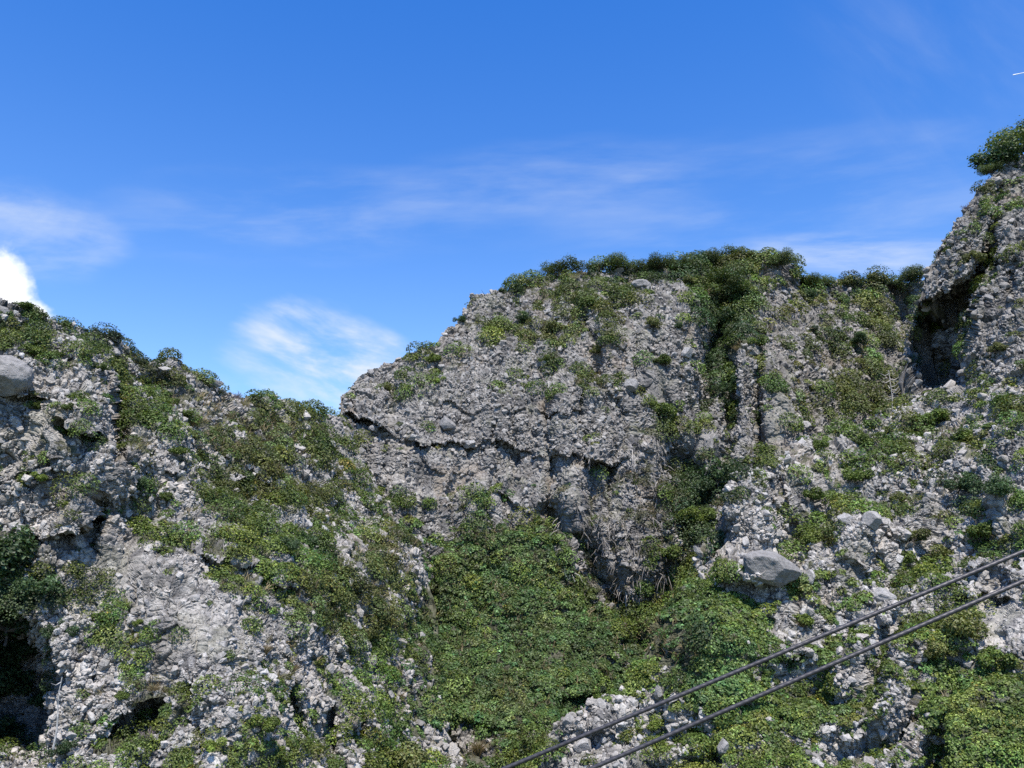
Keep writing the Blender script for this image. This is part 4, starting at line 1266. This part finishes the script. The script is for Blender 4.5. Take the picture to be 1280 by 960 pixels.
# ------------------------------------------------------------------ boulders one can tell apart
MB = {'grey': mat_boulder('boulder_grey', (0.30, 0.287, 0.272)), 'dark': mat_boulder('boulder_dark', (0.275, 0.264, 0.252)), 'pale': mat_boulder('boulder_pale', (0.34, 0.325, 0.305)),
      'rusty': mat_boulder('boulder_rusty', (0.25, 0.215, 0.195), 0.5)}


def boulder(sh, px, py, w, h, mat, label, blocky=0.5, seed=None, sink=0.25, tilt=0.0, depth=0.8):
    p, n, m = SHEETS[sh].at(px, py)
    seed = int(px * 13 + py * 7) if seed is None else seed
    rg = np.random.default_rng(seed)
    bm = bmesh.new()
    bmesh.ops.create_icosphere(bm, subdivisions=5 if w > 30 else 4, radius=1.0)
    V = np.array([v.co[:] for v in bm.verts])
    F = np.array([[v.index for v in f.verts] for f in bm.faces])
    bm.free()
    # cut by random planes -> flat faces with worn edges
    for _ in range(int(10 + 8 * blocky)):
        d = unit(rg.normal(0, 1, 3))
        lim = rg.uniform(0.5, 0.86) if blocky > 0.3 else rg.uniform(0.7, 0.95)
        s = V @ d
        over = s - lim
        V = V - np.where(over > 0, over * 0.985, 0)[:, None] * d
    nz = fbm(V * 1.0 + seed * 0.37, 0.7, 4, seed % 50) - 0.5
    V = V * (1 + 0.20 * nz + 0.10 * (fbm(V, 0.22, 2, seed % 31) - 0.5))[:, None]
    V = V * np.array([w * m / 2, h * m / 2 * depth + w * m * 0.12, h * m / 2])
    o = mesh_obj('boulder', V, F, MB[mat], smooth=False)
    me = o.data
    o.location = p + Vector((n.x, n.y, 0)) * (h * m * 0.5 * depth * (0.75 - sink))
    o.rotation_euler = (rg.uniform(-.15, .15), tilt + rg.uniform(-.05, .05), rg.uniform(-.3, .3))
    return tag(o, label, 'boulder', 'large boulders on the slopes')


BOULDERS = [
    ('A', 8, 468, 66, 52, 'grey', 'big smooth grey boulder cut by the left frame edge', 0.2), ('A', 6, 380, 22, 18, 'grey', 'grey block on the skyline at the far left'), ('A', 4, 396, 18, 14, 'pale', 'pale block right under the one on the left skyline'),
    ('A', 146, 420, 18, 12, 'grey', 'grey rounded rock below the dark conifers, upper one'), ('A', 146, 438, 17, 14, 'grey', 'grey rounded rock below the dark conifers, lower one'),
    ('A', 352, 564, 17, 16, 'pale', 'round pale boulder standing out of the olive slope'), ('A', 376, 581, 12, 11, 'pale', 'smaller pale boulder right below the round one on the olive slope'),
    ('A', 342, 612, 22, 28, 'pale', 'tall pale block beside the black hole in the ridge face'), ('A', 224, 480, 13, 9, 'grey', 'small grey rock among bushes right of the dark cleft'),
    ('A', 200, 688, 15, 13, 'pale', 'pale angular block at the top right of the gravel scar'), ('A', 215, 666, 13, 12, 'pale', 'pale block uphill of the angular one by the gravel scar'), ('A', 243, 744, 16, 11, 'pale', 'pale rock jutting from the gravel scar with a shadow below'),
    ('A', 147, 723, 10, 8, 'pale', 'little dark edged stone alone on the left of the gravel scar'), ('A', 318, 840, 17, 13, 'pale', 'oval pale stone below the gravel scar, by tan grass'), ('A', 438, 898, 34, 28, 'rusty', 'rust brown boulder with yellow moss by the white rock rib'),
    ('A', 407, 838, 14, 18, 'pale', 'upright pale stone at the head of the white rock rib'), ('A', 208, 870, 16, 11, 'grey', 'grey stone at the lip of the long black undercut'), ('A', 200, 462, 22, 11, 'pale', 'pale rock knob on the left crest beside the leafless bush'),
    ('A', 268, 478, 26, 15, 'pale', 'pale rock ledge on the left crest between the leafless bushes'),
    ('B', 560, 526, 23, 24, 'grey', 'rounded grey boulder stuck in the bluff just above the long undercut', 0.4), ('B', 586, 554, 18, 13, 'pale', 'flat topped pale block below the long undercut'), ('B', 467, 538, 14, 12, 'grey', 'grey boulder in the left end of the long undercut'),
    ('B', 482, 543, 15, 9, 'pale', 'pale flat block next to the boulder in the left end of the undercut'), ('B', 516, 548, 18, 10, 'pale', 'pale slab wedged under the middle of the long undercut'), ('B', 508, 440, 8, 8, 'grey', 'small knob balanced on the left shoulder skyline'),
    ('B', 463, 462, 10, 10, 'grey', 'dark knob on the skyline at the far left end of the bluff'), ('B', 556, 417, 11, 9, 'pale', 'pale block on the skyline step of the left shoulder'), ('B', 552, 458, 13, 10, 'grey', 'grey stone in the mossy patch of the left shoulder'),
    ('B', 786, 486, 24, 18, 'dark', 'dark overhanging block at the foot of the pale buttress'), ('B', 774, 336, 15, 12, 'dark', 'left of the two dark boulders on the bluff top'), ('B', 788, 333, 12, 9, 'dark', 'right of the two dark boulders on the bluff top'),
    ('B', 802, 362, 26, 14, 'grey', 'wide grey boulder below the two on the bluff top', 0.3), ('B', 662, 350, 13, 9, 'dark', 'dark rock on the skyline right of the compact round shrub'), ('B', 860, 442, 18, 19, 'pale', 'square pale block on the edge of the buttress'),
    ('B', 1014, 434, 15, 9, 'grey', 'tilted grey slab at the left of the saddle slope'), ('B', 1044, 412, 20, 15, 'grey', 'grey block beside the dark shrub on the saddle slope'), ('B', 1132, 404, 13, 10, 'dark', 'dark stone in the pale chute left of the tower'),
    ('B', 1122, 352, 16, 9, 'grey', 'grey rock on the saddle skyline next to the tower tree'), ('B', 976, 368, 12, 9, 'grey', 'grey stone high on the right part of the bluff'), ('B', 1000, 535, 18, 14, 'grey', 'plain grey block above the stony flank at right', 0.6),
    ('E', 957, 708, 72, 43, 'dark', 'largest flat topped boulder perched above the upper cable', 0.3, None, 0.0, 0.26), ('E', 1061, 652, 25, 19, 'grey', 'left stone of the boulder pair'), ('E', 1084, 656, 25, 26, 'grey', 'right taller stone of the boulder pair'),
    ('E', 1012, 720, 17, 24, 'pale', 'pale upright stone right of the largest flat topped boulder'), ('E', 1106, 746, 40, 22, 'grey', 'overhanging grey block between the boulder pair and the cables', 0.5, None, 0.05, 0.2), ('E', 1112, 540, 20, 14, 'pale', 'pale wedge shaped block below the bleached trunk'),
    ('E', 1082, 556, 14, 12, 'grey', 'small grey block left below the wedge shaped one'), ('D', 1211, 466, 22, 12, 'grey', 'grey oval boulder at the lower right lip of the shaded hollow'), ('E', 1184, 527, 20, 11, 'dark', 'dark flat boulder among shrubs below the tower'),
    ('E', 1258, 544, 18, 14, 'grey', 'grey angled block near the right edge below the tower'), ('E', 1203, 648, 19, 12, 'pale', 'pale rounded stone left of the pale ones over the stony bank'), ('E', 1198, 568, 12, 8, 'pale', 'pale stone in the row across the right slope, left one'),
    ('E', 1232, 572, 14, 10, 'pale', 'pale stone in the row across the right slope, right one'), ('E', 924, 598, 25, 12, 'pale', 'pale cap stone on top of the pale outcrop'), ('E', 712, 898, 23, 19, 'pale', 'white block at the left top of the bottom outcrop'),
    ('E', 755, 888, 24, 16, 'pale', 'white block at the middle top of the bottom outcrop'), ('E', 790, 884, 22, 14, 'pale', 'white flat block at the right top of the bottom outcrop'), ('E', 1097, 863, 9, 8, 'pale', 'small oval pale stone in the creeper below the lower cable'),
    ('E', 898, 930, 17, 22, 'grey', 'grey upright stone in the creeper near the bottom edge'), ('E', 832, 868, 14, 24, 'pale', 'white spike of rock left of the upper cable above the outcrop'), ('E', 728, 930, 26, 22, 'pale', 'white block between the cables low on the bottom outcrop'),
]
for a in BOULDERS:
    boulder(*a)


# ------------------------------------------------------------------ bleached dead trunks
def dead_trunk(sh, px, py, h_px, label, seed, lean=0.02, r_px=1.3, branches=12):
    p, n, m = SHEETS[sh].at(px, py)
    rg = random.Random(seed)
    h = h_px * m
    base = p - Vector((0, 0, 0.06 * h)) + n * 0.3
    root = bpy.data.objects.new('dead_tree', None)
    C.objects.link(root)
    root.location = base
    pts = [Vector((math.sin(k * 1.3 + seed) * 0.015 * h + lean * h * k / 6, -0.1 * h * k / 6, h * k / 6)) for k in range(7)]
    V, F = tube_path(pts, [r_px * m * (1 - 0.11 * k) for k in range(7)], 8)
    mesh_obj('trunk', np.array(V), np.array(F), M_DEAD, parent=root)
    for _ in range(branches):
        t = rg.uniform(0.3, 0.98) * 6
        k = int(t)
        s = pts[k].lerp(pts[min(k + 1, 6)], t - k)
        a = rg.uniform(0, 6.28)
        L = h * rg.uniform(0.12, 0.3) * (1.15 - t / 8)
        d = Vector((math.cos(a), math.sin(a), rg.uniform(-0.1, 0.7))).normalized()
        e = s + d * L
        V, F = tube_path([s, s.lerp(e, .5) + Vector((0, 0, -0.03 * h)), e], [r_px * m * .42, r_px * m * .3, r_px * m * .12], 5)
        mesh_obj('branch', np.array(V), np.array(F), M_DEAD, parent=root)
    tag(root, label, 'dead tree', 'bleached dead trees')


dead_trunk('B', 1117, 556, 100, 'slender bleached dead trunk rising before the saddle slope', 3, 0.0, 1.5, 16)
dead_trunk('A', 74, 945, 90, 'crooked pale dead trunk in the black hollow at the bottom left', 5, 0.06, 1.4, 7)
dead_trunk('B', 792, 775, 70, 'thin grey dead trunk in the bare stems above the creeper mound', 8, -0.03, 1.0, 10)


# ------------------------------------------------------------------ the two ropeway cables
def mat_cable():
    m = bpy.data.materials.new('steel_rope')
    m.use_nodes = True
    nt = NT(m.node_tree)
    tc = nt.n('ShaderNodeTexCoord')
    w = nt.n('ShaderNodeTexWave', wave_type='BANDS', bands_direction='DIAGONAL', i_Vector=tc.outputs['Object'], i_Scale=7.0)
    nz = nt.n('ShaderNodeTexNoise', i_Vector=tc.outputs['Object'], i_Scale=3.0, i_Detail=4.0)
    col = nt.mix(nz.outputs[0], (0.030, 0.028, 0.030, 1), (0.075, 0.070, 0.074, 1))
    bump = nt.n('ShaderNodeBump', i_Strength=0.4, i_Distance=0.004, i_Height=w.outputs['Fac'])
    b = nt.n('ShaderNodeBsdfPrincipled', i_Base_Color=col, i_Roughness=0.5, i_Metallic=0.35, i_Normal=bump.outputs[0])
    o = nt.n('ShaderNodeOutputMaterial')
    nt.t.links.new(b.outputs[0], o.inputs[0])
    return m


M_CABLE = mat_cable()


def cable(p0, p1, label, rad=0.028):
    a = Vector(to_world(*p0)[()])
    b = Vector(to_world(*p1)[()])
    d = b - a
    pts, N = [], 90
    for k in range(N + 1):
        t = -4.0 + 9.0 * k / N
        sag = 0.004 * (t - 0.5) ** 2 - 0.001
        pts.append(a + d * t + Vector((0, 0, sag)))
    V, F = tube_path(pts, [rad] * (N + 1), 16)
    o = mesh_obj('cable', np.array(V), np.array(F), M_CABLE, smooth=True)
    tag(o, label, 'cable', 'ropeway cables')


cable((640, 957.0, 9.0), (1280, 689.0, 8.3), 'upper of the two grey steel ropeway cables rising to the right', 0.0215)
cable((742, 959.5, 8.7), (1280, 726.0, 8.1), 'lower of the two grey steel ropeway cables rising to the right', 0.0215)

# ------------------------------------------------------------------ valley floor to the horizon, far vapour trail
gm = mat_plain('valley_woods', (0.05, 0.065, 0.025), 0.95, 0.0, 0.02, 0.4)
n = 60
gx = np.linspace(-1, 1, n)
gx = np.sign(gx) * np.abs(gx) ** 2.2 * 9000
X, Y = np.meshgrid(gx, gx)
Z = (fbm(np.stack([X.ravel(), Y.ravel(), 0 * X.ravel()], -1), 180, 3, 77) - 0.7) * 12
idx = np.arange(n * n).reshape(n, n)
o = mesh_obj('ground', np.stack([X.ravel(), Y.ravel(), Z], -1), np.stack([idx[:-1, :-1], idx[:-1, 1:], idx[1:, 1:], idx[1:, :-1]], -1).reshape(-1, 4), gm, smooth=True)
tag(o, 'wooded valley floor reaching to the horizon', 'ground', None, 'structure')

mt = mat_plain('vapour', (0.8, 0.8, 0.8), 1.0, 0.0, 0.05, 0.1)
a, b = Vector(to_world(1266, 93.8, 4000)[()]), Vector(to_world(1340, 78, 4200)[()])
V, F = tube_path([a.lerp(b, t) for t in (0, .02, .05, .2, 1)], [0.6, 3.2, 2.6, 1.8, 2.2], 8)
o = mesh_obj('vapour_trail', np.array(V), np.array(F), mt, smooth=True)
tag(o, 'short white vapour trail in the blue at the upper right edge', 'vapour trail', None, 'stuff')
